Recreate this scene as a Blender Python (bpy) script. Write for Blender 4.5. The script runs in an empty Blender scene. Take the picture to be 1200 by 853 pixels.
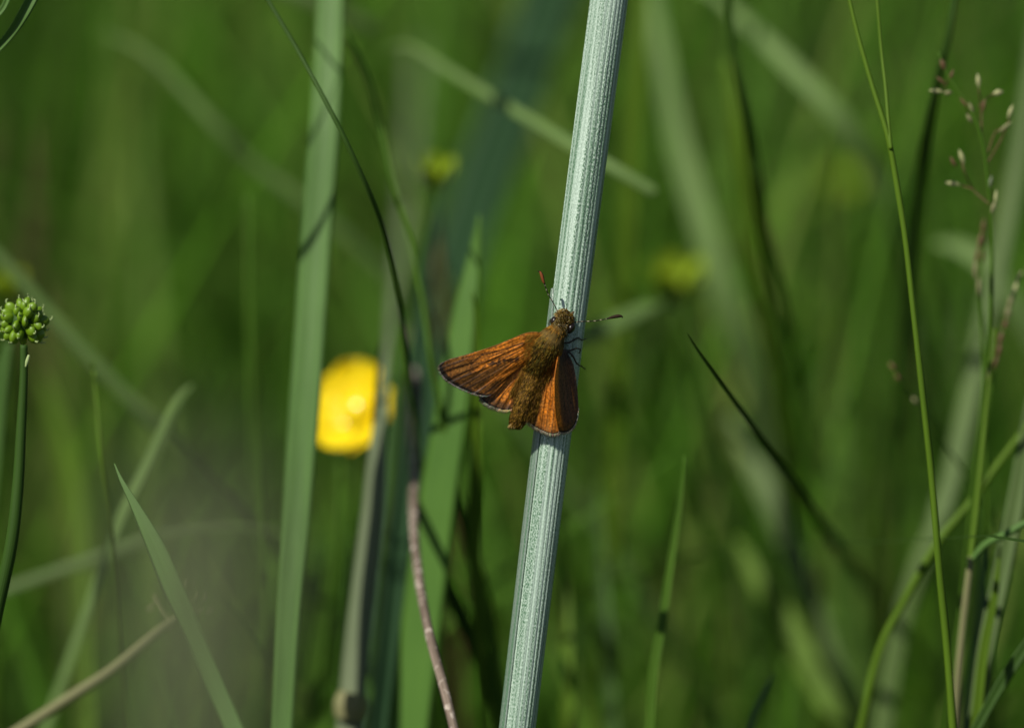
import bpy, math, random
import numpy as np
from mathutils import Vector, noise
random.seed(7); rng = np.random.default_rng(11)
S = bpy.context.scene
COL = S.collection
PI = math.pi

# ------------------------------------------------------------------ camera
PITCH = math.radians(20)
F = Vector((0, math.cos(PITCH), -math.sin(PITCH)))
U = Vector((0, math.sin(PITCH), math.cos(PITCH)))
R = Vector((1, 0, 0))
FOC = 0.60
FOCUS = Vector((0, 0, 0.35))
CAM = FOCUS - F * FOC
cd = bpy.data.cameras.new('camera'); cam = bpy.data.objects.new('camera', cd); COL.objects.link(cam)
cam.location = CAM; cam.rotation_euler = (PI / 2 - PITCH, 0, 0)
cd.lens = 150; cd.sensor_width = 36; cd.clip_start = 0.02; cd.clip_end = 500
cd.dof.use_dof = True; cd.dof.focus_distance = FOC - 0.001; cd.dof.aperture_fstop = 7.6; cd.dof.aperture_blades = 0
S.camera = cam

# ------------------------------------------------------------------ light
s = (R * -0.50 + U * 0.62 - F * 0.60).normalized()
elev = math.asin(s.z); azim = math.atan2(s.x, s.y)
W = bpy.data.worlds.new('World'); S.world = W; W.use_nodes = True
wn = W.node_tree.nodes; bg = wn['Background']
sk = wn.new('ShaderNodeTexSky'); sk.sky_type = 'NISHITA'; sk.sun_disc = False
sk.sun_elevation = elev; sk.sun_rotation = azim
W.node_tree.links.new(sk.outputs[0], bg.inputs[0]); bg.inputs[1].default_value = 0.05
sl = bpy.data.lights.new('sun', 'SUN'); sl.energy = 5.0; sl.angle = math.radians(0.5); sl.color = (1, 0.95, 0.86)
so = bpy.data.objects.new('sun', sl); COL.objects.link(so)
so.rotation_euler = s.to_track_quat('Z', 'Y').to_euler(); so.location = s * 3 + FOCUS
S.view_settings.view_transform = 'Standard'; S.view_settings.look = 'None'
S.view_settings.exposure = 0.0; S.view_settings.gamma = 1

# ------------------------------------------------------------------ helpers
PX = 0.12 / 600
def P(px, py, d):
    """a point seen at photograph pixel (px, py), d metres along the lens axis"""
    return CAM + F * d + R * ((px - 600) * PX * d) + U * ((426.5 - py) * PX * d)
def Q(px, py, h=0.0):
    """a point near the focus plane, h millimetres in front of the stem's front"""
    return P(px, py, FOC - h * 0.001)

def tag(o, label=None, cat=None, group=None, kind=None):
    if label: o['label'] = label
    if cat: o['category'] = cat
    if group: o['group'] = group
    if kind: o['kind'] = kind
    return o
def empty(name, loc, label, cat, group=None):
    o = bpy.data.objects.new(name, None); COL.objects.link(o); o.location = loc
    o.empty_display_size = 0.01
    return tag(o, label, cat, group)
def mkmesh(name, verts, faces, mat, cols=None, uvs=None, smooth=True):
    me = bpy.data.meshes.new(name)
    me.from_pydata([tuple(v) for v in verts], [], faces)
    if smooth: me.polygons.foreach_set('use_smooth', [True] * len(me.polygons))
    if cols is not None:
        a = me.color_attributes.new('Col', 'FLOAT_COLOR', 'POINT')
        a.data.foreach_set('color', np.array([(c[0], c[1], c[2], 1) for c in cols], dtype='f').ravel())
    if uvs is not None:
        l = me.uv_layers.new(name='UVMap')
        vi = np.empty(len(me.loops), dtype='i'); me.loops.foreach_get('vertex_index', vi)
        l.data.foreach_set('uv', np.array(uvs, dtype='f')[vi].ravel())
    me.materials.append(mat); me.update()
    return me
def part(name, me, parent=None):
    """link a mesh whose coordinates are in the world, keeping it in place under its parent"""
    o = bpy.data.objects.new(name, me); COL.objects.link(o)
    if parent:
        o.parent = parent
        acc = Vector((0, 0, 0)); p = parent
        while p: acc += p.location; p = p.parent
        o.location = -acc
    return o
def rebase(o):
    """move a one-mesh thing's origin to its lowest vertex"""
    me = o.data
    v = min(me.vertices, key=lambda q: q.co.z).co.copy()
    from mathutils import Matrix
    me.transform(Matrix.Translation(-v)); o.location = v
    return o

# ------------------------------------------------------------------ materials
def newmat(name):
    m = bpy.data.materials.new(name); m.use_nodes = True
    nt = m.node_tree; b = nt.nodes['Principled BSDF']
    return m, nt, b
def N(nt, t, **k):
    n = nt.nodes.new(t)
    for a, v in k.items(): setattr(n, a, v)
    return n
def leafy(name, c1, c2, rough=0.55, trans=0.3, stripe=18, spec=0.22, streak=0.6, bump=0.25, attr=False, fleck=None):
    """plant surface: lengthwise ribs and streaks, patchy pigment, a little light let through"""
    m, nt, b = newmat(name); L = nt.links.new
    uv = N(nt, 'ShaderNodeUVMap'); mp = N(nt, 'ShaderNodeMapping'); L(uv.outputs[0], mp.inputs[0])
    mp.inputs['Scale'].default_value = (stripe, 0.9, 1)
    n1 = N(nt, 'ShaderNodeTexNoise'); n1.inputs['Scale'].default_value = 1; n1.inputs['Detail'].default_value = 5
    L(mp.outputs[0], n1.inputs['Vector'])
    tc = N(nt, 'ShaderNodeTexCoord')
    n2 = N(nt, 'ShaderNodeTexNoise'); n2.inputs['Scale'].default_value = 60; n2.inputs['Detail'].default_value = 4
    L(tc.outputs['Object'], n2.inputs['Vector'])
    mx = N(nt, 'ShaderNodeMath', operation='MULTIPLY_ADD'); L(n1.outputs[0], mx.inputs[0]); mx.inputs[1].default_value = streak * 2
    mx.inputs[2].default_value = 0.5 - streak - 0.5
    ad = N(nt, 'ShaderNodeMath', operation='ADD'); L(mx.outputs[0], ad.inputs[0]); L(n2.outputs[0], ad.inputs[1])
    ad.use_clamp = True
    mix = N(nt, 'ShaderNodeMix', data_type='RGBA')
    L(ad.outputs[0], mix.inputs[0]); mix.inputs[6].default_value = (*c1, 1); mix.inputs[7].default_value = (*c2, 1)
    out = mix.outputs[2]
    if attr:
        at = N(nt, 'ShaderNodeAttribute', attribute_name='Col')
        out = at.outputs[0]
    if fleck:
        n3 = N(nt, 'ShaderNodeTexNoise'); n3.inputs['Scale'].default_value = 900; n3.inputs['Detail'].default_value = 2
        L(tc.outputs['Object'], n3.inputs['Vector'])
        rp = N(nt, 'ShaderNodeValToRGB'); rp.color_ramp.elements[0].position = 0.56; rp.color_ramp.elements[1].position = 0.68
        L(n3.outputs[0], rp.inputs[0])
        m2 = N(nt, 'ShaderNodeMix', data_type='RGBA'); L(rp.outputs[0], m2.inputs[0]); L(out, m2.inputs[6]); m2.inputs[7].default_value = (*fleck, 1)
        out = m2.outputs[2]
    L(out, b.inputs['Base Color'])
    b.inputs['Roughness'].default_value = rough; b.inputs['Specular IOR Level'].default_value = spec
    if bump and not attr:
        bp = N(nt, 'ShaderNodeBump'); bp.inputs['Strength'].default_value = bump; bp.inputs['Distance'].default_value = 0.0003
        L(n1.outputs[0], bp.inputs['Height']); L(bp.outputs[0], b.inputs['Normal'])
    if trans:
        tr = N(nt, 'ShaderNodeBsdfTranslucent'); L(out, tr.inputs[0])
        ms = N(nt, 'ShaderNodeMixShader'); ms.inputs[0].default_value = trans
        L(b.outputs[0], ms.inputs[1]); L(tr.outputs[0], ms.inputs[2])
        L(ms.outputs[0], nt.nodes['Material Output'].inputs[0])
    return m

M = {}
M['fresh'] = leafy('fresh_green_leaf', (0.05, 0.125, 0.010), (0.10, 0.21, 0.018))
M['bright'] = leafy('yellow_green_leaf', (0.075, 0.15, 0.008), (0.13, 0.24, 0.015))
M['pale'] = leafy('pale_green_leaf', (0.075, 0.16, 0.035), (0.13, 0.26, 0.06), rough=0.5, streak=0.9)
M['blue'] = leafy('blue_green_leaf', (0.03, 0.08, 0.032), (0.05, 0.12, 0.045))
M['lush'] = leafy('lush_green_leaf', (0.065, 0.16, 0.022), (0.11, 0.24, 0.035))
M['dark'] = leafy('dark_green_leaf', (0.032, 0.08, 0.010), (0.055, 0.125, 0.016))
M['sage'] = leafy('sage_dry_leaf', (0.07, 0.12, 0.03), (0.11, 0.17, 0.05), trans=0.15)
M['grey'] = leafy('grey_dry_stalk', (0.10, 0.135, 0.065), (0.17, 0.205, 0.115), trans=0.1, rough=0.6)
M['ash'] = leafy('grey_dead_leaf', (0.16, 0.20, 0.10), (0.23, 0.26, 0.14), trans=0.2, rough=0.7)
M['palestalk'] = leafy('pale_faded_green', (0.13, 0.23, 0.06), (0.20, 0.31, 0.095), rough=0.6)
M['straw'] = leafy('straw', (0.16, 0.17, 0.07), (0.26, 0.25, 0.12), trans=0.15, rough=0.6)
M['bark'] = leafy('brown_twig', (0.07, 0.05, 0.035), (0.28, 0.22, 0.17), trans=0, rough=0.75, stripe=5, streak=1.2, bump=0.7, fleck=(0.5, 0.43, 0.36))
M['cloud'] = leafy('grass_colours', (0, 0, 0), (0, 0, 0), attr=True, trans=0.25, rough=0.6, spec=0.12, bump=0)
M['petal'] = leafy('buttercup_petal', (0.90, 0.68, 0.004), (0.95, 0.78, 0.015), trans=0.25, rough=0.22, spec=0.6, stripe=9, streak=0.4, bump=0.1)
M['petaldull'] = leafy('yellow_green_petal', (0.17, 0.27, 0.006), (0.27, 0.36, 0.012), trans=0.2)
M['rust'] = leafy('rusty_brown', (0.08, 0.05, 0.02), (0.16, 0.10, 0.045), trans=0.1)
M['seed'] = leafy('pale_spikelet', (0.28, 0.30, 0.12), (0.44, 0.44, 0.22), trans=0.1)
M['achene'] = leafy('green_achene', (0.11, 0.22, 0.005), (0.21, 0.36, 0.010), trans=0.15, rough=0.4, spec=0.6, streak=0.3)
M['beak'] = leafy('achene_beak', (0.25, 0.36, 0.12), (0.45, 0.52, 0.25), trans=0, rough=0.3)

def stem_material(name='silvery_reed', amount=1.0):
    m, nt, b = newmat(name); L = nt.links.new
    uv = N(nt, 'ShaderNodeUVMap')
    def nz(sx, sy, detail):
        mp = N(nt, 'ShaderNodeMapping'); mp.inputs['Scale'].default_value = (sx, sy, 1); L(uv.outputs[0], mp.inputs[0])
        n = N(nt, 'ShaderNodeTexNoise'); n.inputs['Scale'].default_value = 1; n.inputs['Detail'].default_value = detail
        L(mp.outputs[0], n.inputs['Vector']); return n
    streak = nz(36, 0.22, 5)          # long ribs: uv.y runs in centimetres
    speck = nz(110, 30, 1)           # waxy flecks
    tc = N(nt, 'ShaderNodeTexCoord')
    big = N(nt, 'ShaderNodeTexNoise'); big.inputs['Scale'].default_value = 25; L(tc.outputs['Object'], big.inputs['Vector'])
    r1 = N(nt, 'ShaderNodeValToRGB'); r1.color_ramp.elements[0].position = 0.43; r1.color_ramp.elements[1].position = 0.57
    L(streak.outputs[0], r1.inputs[0])
    r2 = N(nt, 'ShaderNodeValToRGB'); r2.color_ramp.elements[0].position = 0.42; r2.color_ramp.elements[1].position = 0.60
    L(speck.outputs[0], r2.inputs[0])
    a = N(nt, 'ShaderNodeMix', data_type='RGBA'); L(r1.outputs[0], a.inputs[0])
    a.inputs[6].default_value = (0.05, 0.14, 0.06, 1); a.inputs[7].default_value = (0.34 * amount, 0.46 * amount, 0.36 * amount, 1)
    c = N(nt, 'ShaderNodeMix', data_type='RGBA')
    mu = N(nt, 'ShaderNodeMath', operation='MULTIPLY'); L(r2.outputs[0], mu.inputs[0]); mu.inputs[1].default_value = 0.68
    broad = nz(11, 0.12, 3); r3 = N(nt, 'ShaderNodeMapRange'); L(broad.outputs[0], r3.inputs[0])
    r3.inputs[1].default_value = 0.38; r3.inputs[2].default_value = 0.58; r3.inputs[3].default_value = 0.45; r3.inputs[4].default_value = 1.0
    mu2 = N(nt, 'ShaderNodeMath', operation='MULTIPLY'); L(mu.outputs[0], mu2.inputs[0]); L(r3.outputs[0], mu2.inputs[1])
    L(mu2.outputs[0], c.inputs[0]); L(a.outputs[2], c.inputs[6]); c.inputs[7].default_value = (0.62 * amount, 0.75 * amount, 0.64 * amount, 1)
    L(c.outputs[2], b.inputs['Base Color'])
    b.inputs['Roughness'].default_value = 0.36; b.inputs['Specular IOR Level'].default_value = 1.0
    sm = N(nt, 'ShaderNodeMath', operation='ADD'); L(streak.outputs[0], sm.inputs[0])
    sp_ = N(nt, 'ShaderNodeMath', operation='MULTIPLY'); L(speck.outputs[0], sp_.inputs[0]); sp_.inputs[1].default_value = 0.3; L(sp_.outputs[0], sm.inputs[1])
    bp = N(nt, 'ShaderNodeBump'); bp.inputs['Strength'].default_value = 0.8; bp.inputs['Distance'].default_value = 0.0002
    L(sm.outputs[0], bp.inputs['Height']); L(bp.outputs[0], b.inputs['Normal'])
    return m
M['reed'] = stem_material()
M['sheath'] = stem_material('reed_sheath_skin', 0.45)

def attr_mat(name, rough, spec, grain, gscale=2500, sheen=0.0, trans=0.0, bump=0.0):
    m, nt, b = newmat(name); L = nt.links.new
    at = N(nt, 'ShaderNodeAttribute', attribute_name='Col')
    tc = N(nt, 'ShaderNodeTexCoord')
    n = N(nt, 'ShaderNodeTexNoise'); n.inputs['Scale'].default_value = gscale; n.inputs['Detail'].default_value = 3
    L(tc.outputs['Object'], n.inputs['Vector'])
    mr = N(nt, 'ShaderNodeMapRange'); L(n.outputs[0], mr.inputs[0])
    mr.inputs[1].default_value = 0.3; mr.inputs[2].default_value = 0.7; mr.inputs[3].default_value = 1 - grain; mr.inputs[4].default_value = 1 + grain
    vm = N(nt, 'ShaderNodeVectorMath', operation='SCALE'); L(at.outputs[0], vm.inputs[0]); L(mr.outputs[0], vm.inputs[3])
    L(vm.outputs[0], b.inputs['Base Color']); b.inputs['Roughness'].default_value = rough; b.inputs['Specular IOR Level'].default_value = spec
    b.inputs['Sheen Weight'].default_value = sheen
    if bump:
        bp = N(nt, 'ShaderNodeBump'); bp.inputs['Strength'].default_value = bump; bp.inputs['Distance'].default_value = 0.00005
        L(n.outputs[0], bp.inputs['Height']); L(bp.outputs[0], b.inputs['Normal'])
    if trans:
        tr = N(nt, 'ShaderNodeBsdfTranslucent'); L(vm.outputs[0], tr.inputs[0])
        ms = N(nt, 'ShaderNodeMixShader'); ms.inputs[0].default_value = trans
        L(b.outputs[0], ms.inputs[1]); L(tr.outputs[0], ms.inputs[2]); L(ms.outputs[0], nt.nodes['Material Output'].inputs[0])
    return m
M['wing'] = attr_mat('wing_scales', 0.5, 0.3, 0.6, 3200, trans=0.08, bump=0.9)
M['fur'] = attr_mat('fur', 0.7, 0.08, 0.2, 1500)
M['body'] = attr_mat('body_skin', 0.8, 0.08, 0.5, 1500, bump=0.5)
m, nt, b = newmat('compound_eye'); b.inputs['Base Color'].default_value = (0.012, 0.007, 0.005, 1); b.inputs['Roughness'].default_value = 0.28; M['eye'] = m
m, nt, b = newmat('leg_shell'); b.inputs['Base Color'].default_value = (0.03, 0.022, 0.012, 1); b.inputs['Roughness'].default_value = 0.5; M['leg'] = m
m, nt, b = newmat('soil'); L = nt.links.new
tc = N(nt, 'ShaderNodeTexCoord'); n1 = N(nt, 'ShaderNodeTexNoise'); n1.inputs['Scale'].default_value = 14; n1.inputs['Detail'].default_value = 8
L(tc.outputs['Object'], n1.inputs['Vector'])
rp = N(nt, 'ShaderNodeValToRGB'); e = rp.color_ramp.elements
e[0].position = 0.35; e[0].color = (0.035, 0.024, 0.014, 1); e[1].position = 0.6; e[1].color = (0.035, 0.05, 0.012, 1)
L(n1.outputs[0], rp.inputs[0]); L(rp.outputs[0], b.inputs['Base Color']); b.inputs['Roughness'].default_value = 0.95
bp = N(nt, 'ShaderNodeBump'); bp.inputs['Distance'].default_value = 0.01; L(n1.outputs[0], bp.inputs['Height']); L(bp.outputs[0], b.inputs['Normal'])
M['soil'] = m

# ------------------------------------------------------------------ the ground
def ground():
    vs, fs = [], []
    xs = [-120, -40, -12, -5] + [x * 0.25 for x in range(-14, 15)] + [5, 12, 40, 120]
    n = len(xs)
    for y in xs:
        for x in xs:
            h = 0 if abs(x) > 4 or abs(y) > 4 else noise.noise(Vector((x * 1.3, y * 1.3, 0))) * 0.02
            vs.append((x, y + 0.6, h - 0.01))
    for j in range(n - 1):
        for i in range(n - 1): fs.append((j * n + i, j * n + i + 1, (j + 1) * n + i + 1, (j + 1) * n + i))
    part('ground', mkmesh('ground', vs, fs, M['soil']))['kind'] = 'structure'
ground()

# ------------------------------------------------------------------ the meadow behind (nobody could count it)
def meadow(name, label, count, xr, yr, hmin, hmax, wmin, wmax, seed, lean=0.35, keep=None, palette=None, seg=5):
    g = np.random.default_rng(seed)
    x = g.uniform(xr[0], xr[1], count); y = g.uniform(yr[0], yr[1], count)
    # clumps: density follows a slow noise
    nv = np.array([noise.noise(Vector((a * 5.0, b * 5.0, seed))) for a, b in zip(x, y)])
    ok = g.uniform(-0.55, 0.45, count) < nv
    if keep is not None: ok &= keep(x, y)
    x, y, nv = x[ok], y[ok], nv[ok]; n = len(x)
    h = g.uniform(hmin, hmax, n) * (0.75 + 0.5 * g.random(n) ** 2); w = g.uniform(wmin, wmax, n)
    a = g.uniform(0, 2 * PI, n); ln = lean * g.random(n) ** 1.3; face = g.uniform(-1.3, 1.3, n)
    t = np.linspace(0, 1, seg + 1)[None, :]
    bend = ln[:, None] * (t ** 1.9) * h[:, None] * 1.6
    cx = x[:, None] + np.cos(a)[:, None] * bend; cy = y[:, None] + np.sin(a)[:, None] * bend
    cz = h[:, None] * (t - 0.35 * ln[:, None] * t ** 3) - 0.015
    ww = w[:, None] * 0.5 * np.clip(1.15 * (1 - t) ** 0.55, 0.02, 1) * (0.6 + 0.5 * np.sqrt(t))
    sx = np.cos(face)[:, None]; sy = np.sin(face)[:, None]
    v = np.empty((n, seg + 1, 3, 3))
    v[:, :, 0] = np.stack([cx - ww * sx, cy - ww * sy, cz], -1)
    v[:, :, 1] = np.stack([cx - ww * sy * 0.35, cy + ww * sx * 0.35, cz], -1)
    v[:, :, 2] = np.stack([cx + ww * sx, cy + ww * sy, cz], -1)
    V = v.reshape(-1, 3)
    base = (np.arange(n) * (seg + 1) * 3)[:, None, None]
    k = (np.arange(seg) * 3)[None, :, None]
    q = np.array([[0, 1, 4, 3], [1, 2, 5, 4]])
    Fq = (base[..., None] + k[..., None] + q[None, None]).reshape(-1, 4)
    pal = np.array(palette or [(0.05, 0.12, 0.010), (0.075, 0.15, 0.012), (0.10, 0.17, 0.02), (0.045, 0.10, 0.025), (0.03, 0.075, 0.008), (0.16, 0.17, 0.07), (0.13, 0.085, 0.04)])
    pr = np.array([0.27, 0.24, 0.13, 0.13, 0.14, 0.055, 0.035]) if palette is None else np.ones(len(pal)) / len(pal)
    ci = g.choice(len(pal), n, p=pr / pr.sum())
    c = pal[ci] * g.uniform(0.6, 1.5, n)[:, None]
    tone = np.array([noise.noise(Vector((a * 7.0, b * 3.0, 40))) for a, b in zip(x, y)])
    c = c * np.clip(1 + 1.3 * tone, 0.35, 2)[:, None] * np.array([0.86, 1.02, 0.50])
    me = bpy.data.meshes.new(name); me.vertices.add(len(V)); me.vertices.foreach_set('co', V.astype('f').ravel())
    me.loops.add(Fq.size); me.loops.foreach_set('vertex_index', Fq.astype('i').ravel())
    me.polygons.add(len(Fq)); me.polygons.foreach_set('loop_start', np.arange(0, Fq.size, 4, dtype='i'))
    me.polygons.foreach_set('use_smooth', np.ones(len(Fq), dtype=bool))
    me.update(calc_edges=True)
    at = me.color_attributes.new('Col', 'FLOAT_COLOR', 'POINT')
    C = np.ones((n, (seg + 1) * 3, 4), dtype='f'); C[:, :, :3] = c[:, None, :]
    at.data.foreach_set('color', C.ravel())
    me.materials.append(M['cloud'])
    o = bpy.data.objects.new(name, me); COL.objects.link(o)
    return tag(o, label, 'grass', kind='stuff')

bare = lambda x, y: np.array([noise.noise(Vector((a * 6.0, b * 3.5, 71))) for a, b in zip(x, y)]) < 0.12
view_wedge = lambda x, y: (y > 0.10) & (np.abs(x) < 0.16 + 0.17 * y)
meadow('meadow_grass', 'dense blurred green meadow grass filling the whole background', 17000, (-0.7, 0.7), (0.10, 2.6), 0.13, 0.26, 0.0018, 0.0050, 3, lean=0.7, keep=lambda x, y: view_wedge(x, y) & bare(x, y))
meadow('scattered_grass', 'taller scattered grass blades rising through the blurred background', 2600, (-0.6, 0.6), (0.22, 2.4), 0.24, 0.38, 0.0022, 0.0065, 5, lean=1.0, keep=view_wedge, seg=7)
meadow('fine_tall_grass', 'fine criss crossing blurred grass stems behind the reed', 4200, (-0.4, 0.4), (0.14, 0.85), 0.27, 0.44, 0.0014, 0.0040, 17, lean=0.75,
       keep=lambda x, y: (np.abs(x) < 0.14 + 0.16 * y), seg=9, palette=[(0.085, 0.19, 0.02), (0.10, 0.19, 0.045), (0.045, 0.10, 0.012), (0.15, 0.18, 0.07), (0.07, 0.16, 0.02), (0.09, 0.17, 0.04)])
meadow('flanking_grass', 'taller meadow grass spreading far to both sides of the reed', 12000, (-1.2, 1.2), (0.05, 2.6), 0.14, 0.30, 0.0018, 0.0055, 23, lean=0.7,
       keep=lambda x, y: ~view_wedge(x, y) & (np.abs(x) > 0.15 + 0.16 * y) & (np.abs(x) < 0.55 + 0.3 * y))
meadow('surrounding_grass', 'short meadow grass around the foot of the reed', 42000, (-3.0, 3.0), (-1.6, 4.2), 0.08, 0.19, 0.003, 0.008, 9,
       keep=lambda x, y: ~((y > 0.10) & (np.abs(x) < 0.15 + 0.16 * y)) | (y > 2.4), seg=4)
meadow('fallen_litter', 'dry brown and straw grass litter lying low among the green blades', 3500, (-0.8, 0.8), (0.0, 2.6), 0.03, 0.16, 0.002, 0.005, 13, lean=2.6,
       keep=lambda x, y: np.abs(x) < 0.2 + 0.2 * y, palette=[(0.11, 0.07, 0.035), (0.2, 0.17, 0.09), (0.07, 0.045, 0.03)], seg=5)

def undergrowth():
    g = random.Random(4); vs, fs, cs = [], [], []
    for k in range(8000):
        y = g.uniform(0.08, 2.5); x = g.uniform(-1, 1) * (0.16 + 0.17 * y)
        if noise.noise(Vector((x * 4, y * 4, 9))) < g.uniform(-0.4, 0.4): continue
        z = g.uniform(0.02, 0.13); r = g.uniform(0.005, 0.012)
        a = g.uniform(0, 2 * PI); tx = g.uniform(-0.5, 0.5); ty = g.uniform(-0.5, 0.5)
        b0 = len(vs); col = g.choice([(0.05, 0.12, 0.02), (0.07, 0.14, 0.015), (0.04, 0.09, 0.03), (0.10, 0.16, 0.05)])
        for (u, v) in [(-1, 0), (-0.5, 0.55), (0.2, 0.7), (1, 0), (0.2, -0.7), (-0.5, -0.55), (0, 0)]:
            dx = (u * math.cos(a) - v * math.sin(a)) * r; dy = (u * math.sin(a) + v * math.cos(a)) * r
            vs.append((x + dx, y + dy, z + dx * tx + dy * ty - (0.15 * r if (u, v) == (0, 0) else 0))); cs.append(col)
        for i in range(6): fs.append((b0 + i, b0 + (i + 1) % 6, b0 + 6))
    tag(part('leafy_undergrowth', mkmesh('leafy_undergrowth', vs, fs, M['cloud'], cols=cs)), 'small round low leaves growing between the background grass', 'undergrowth', kind='stuff')
undergrowth()

# ------------------------------------------------------------------ lofted blades and stems
def crom(pts, n):
    """Catmull-Rom through control tuples"""
    A = [np.array(p, dtype=float) for p in pts]
    if len(A) == 2: A = [A[0], (A[0] + A[1]) / 2, A[1]]
    A = [2 * A[0] - A[1]] + A + [2 * A[-1] - A[-2]]
    out = []
    for i in range(1, len(A) - 2):
        for k in range(n):
            t = k / n
            out.append(0.5 * ((2 * A[i]) + (-A[i - 1] + A[i + 1]) * t + (2 * A[i - 1] - 5 * A[i] + 4 * A[i + 1] - A[i + 2]) * t * t + (-A[i - 1] + 3 * A[i] - 3 * A[i + 1] + A[i + 2]) * t ** 3))
    out.append(A[-2]); return out

def profile_round(n=12, ridges=0, amp=0.0):
    pr = []
    for i in range(n):
        a = 2 * PI * i / n
        r = 1 + (amp * math.cos(a * ridges) if ridges else 0)
        pr.append((math.cos(a) * r, math.sin(a) * r))
    return pr
def profile_blade(fold=0.35, th=0.05):
    xs = [-1, -0.66, -0.33, 0, 0.33, 0.66, 1]
    rib = lambda t: 0.05 if t == 0 else 0
    top = [(t, abs(t) * fold + th * (1 - abs(t)) + rib(t)) for t in xs]
    bot = [(t, abs(t) * fold - th * (1 - abs(t)) - rib(t)) for t in reversed(xs[1:-1])]
    return top + bot

def loft(pts3, rad, prof, face, twist=0.0):
    """sweep a closed profile along points; returns verts, faces, uvs (v in centimetres)"""
    n = len(pts3); m = len(prof); vs, fs, uv = [], [], []
    acc = 0
    for i, p in enumerate(pts3):
        t = (pts3[min(i + 1, n - 1)] - pts3[max(i - 1, 0)]).normalized()
        f = (face - t * face.dot(t)).normalized(); sdv = t.cross(f)
        if callable(twist): a = twist(i / (n - 1))
        else: a = twist * i / (n - 1)
        f2 = f * math.cos(a) + sdv * math.sin(a); s2 = sdv * math.cos(a) - f * math.sin(a)
        if i: acc += (p - pts3[i - 1]).length
        for k, (u, v) in enumerate(prof):
            vs.append(p + s2 * (u * rad[i]) + f2 * (v * rad[i])); uv.append((abs(2 * k / m - 1), acc * 100))
    for i in range(n - 1):
        for k in range(m):
            k2 = (k + 1) % m
            fs.append((i * m + k, i * m + k2, (i + 1) * m + k2, (i + 1) * m + k))
    fs.append(tuple(range(m))[::-1]); fs.append(tuple((n - 1) * m + k for k in range(m)))
    return vs, fs, uv

def path(spec, n=7, top=True, root=True, drift=0.28, tip=0.05):
    """spec: (px, py, d mm, width px) from the upper end to the lower end -> world points + radii, carried on to a tip and to the ground"""
    c = crom(spec, n)
    pts = [P(q[0], q[1], q[2] * 0.001) for q in c]
    rad = [max(q[3], 0.3) * PX * q[2] * 0.001 / 2 for q in c]
    if top:
        t = (pts[0] - pts[2]).normalized(); ext = []
        ln = tip
        for k in range(1, 9):
            f = k / 8
            ext.append((pts[0] + t * ln * f + Vector((0, 0, -ln * 0.35 * f * f)), rad[0] * max(0.04, (1 - f) ** 0.7)))
        pts = [e[0] for e in reversed(ext)] + pts; rad = [e[1] for e in reversed(ext)] + rad
    if root:
        p = pts[-1]; t = (pts[-1] - pts[-3]).normalized(); h = p.z + 0.01
        hx = Vector((t.x, t.y, 0))
        if t.z > -0.3: t = (t + Vector((0, 0, -0.6))).normalized()
        g = Vector((p.x, p.y, -0.01)) + hx * h * drift * 2
        c1 = p + t * h * 0.45
        for k in range(1, 10):
            f = k / 9
            pts.append(p * (1 - f) ** 2 + c1 * 2 * f * (1 - f) + g * f * f); rad.append(rad[-1])
    return pts, rad

TOCAM = -F
def blade(name, label, spec, mat, cat='grass blade', group=None, fold=0.35, yaw=0.0, twist=0.0, th=0.05, parent=None, **k):
    pts, rad = path(spec, **k)
    face = (TOCAM * math.cos(yaw) + R * math.sin(yaw)).normalized()
    me = mkmesh(name, *loft(pts, rad, profile_blade(fold, th), face, twist)[:2], M[mat], uvs=loft(pts, rad, profile_blade(fold, th), face, twist)[2])
    o = part(name, me, parent)
    if parent is None: rebase(o); tag(o, label, cat, group)
    return o
def tube(name, label, spec, mat, cat='grass stem', group=None, parent=None, seg=12, **k):
    pts, rad = path(spec, **k)
    flat = mat in ('grey', 'sage', 'palestalk')      # flattened and turned to the sun so no side falls into shade
    v, f, u = loft(pts, rad, profile_blade(0.05, 0.3) if flat else profile_round(seg), (TOCAM - R * 0.5 + U * 0.2).normalized() if flat else TOCAM)
    o = part(name, mkmesh(name, v, f, M[mat], uvs=u), parent)
    if parent is None: rebase(o); tag(o, label, cat, group)
    return o
def tube3(name, pts, rad, mat, parent, seg=8):
    v, f, u = loft(pts, rad, profile_round(seg), TOCAM)
    return part(name, mkmesh(name, v, f, M[mat], uvs=u), parent)
def ellipsoid(c, ax, ra, seg=14, rings=9):
    """c centre, ax three axes (unit), ra three radii"""
    vs, fs, uv = [], [], []
    for j in range(rings + 1):
        ph = PI * j / rings
        for i in range(seg):
            a = 2 * PI * i / seg
            vs.append(c + ax[0] * (ra[0] * math.sin(ph) * math.cos(a)) + ax[1] * (ra[1] * math.sin(ph) * math.sin(a)) + ax[2] * (ra[2] * math.cos(ph)))
            uv.append((i / seg, ra[2] * 100 * j / rings))
    for j in range(rings):
        for i in range(seg):
            fs.append((j * seg + i, (j + 1) * seg + i, (j + 1) * seg + (i + 1) % seg, j * seg + (i + 1) % seg))
    return vs, fs, uv
def frame_of(d):
    d = d.normalized(); a = d.orthogonal().normalized(); return (a, d.cross(a), d)

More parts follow.
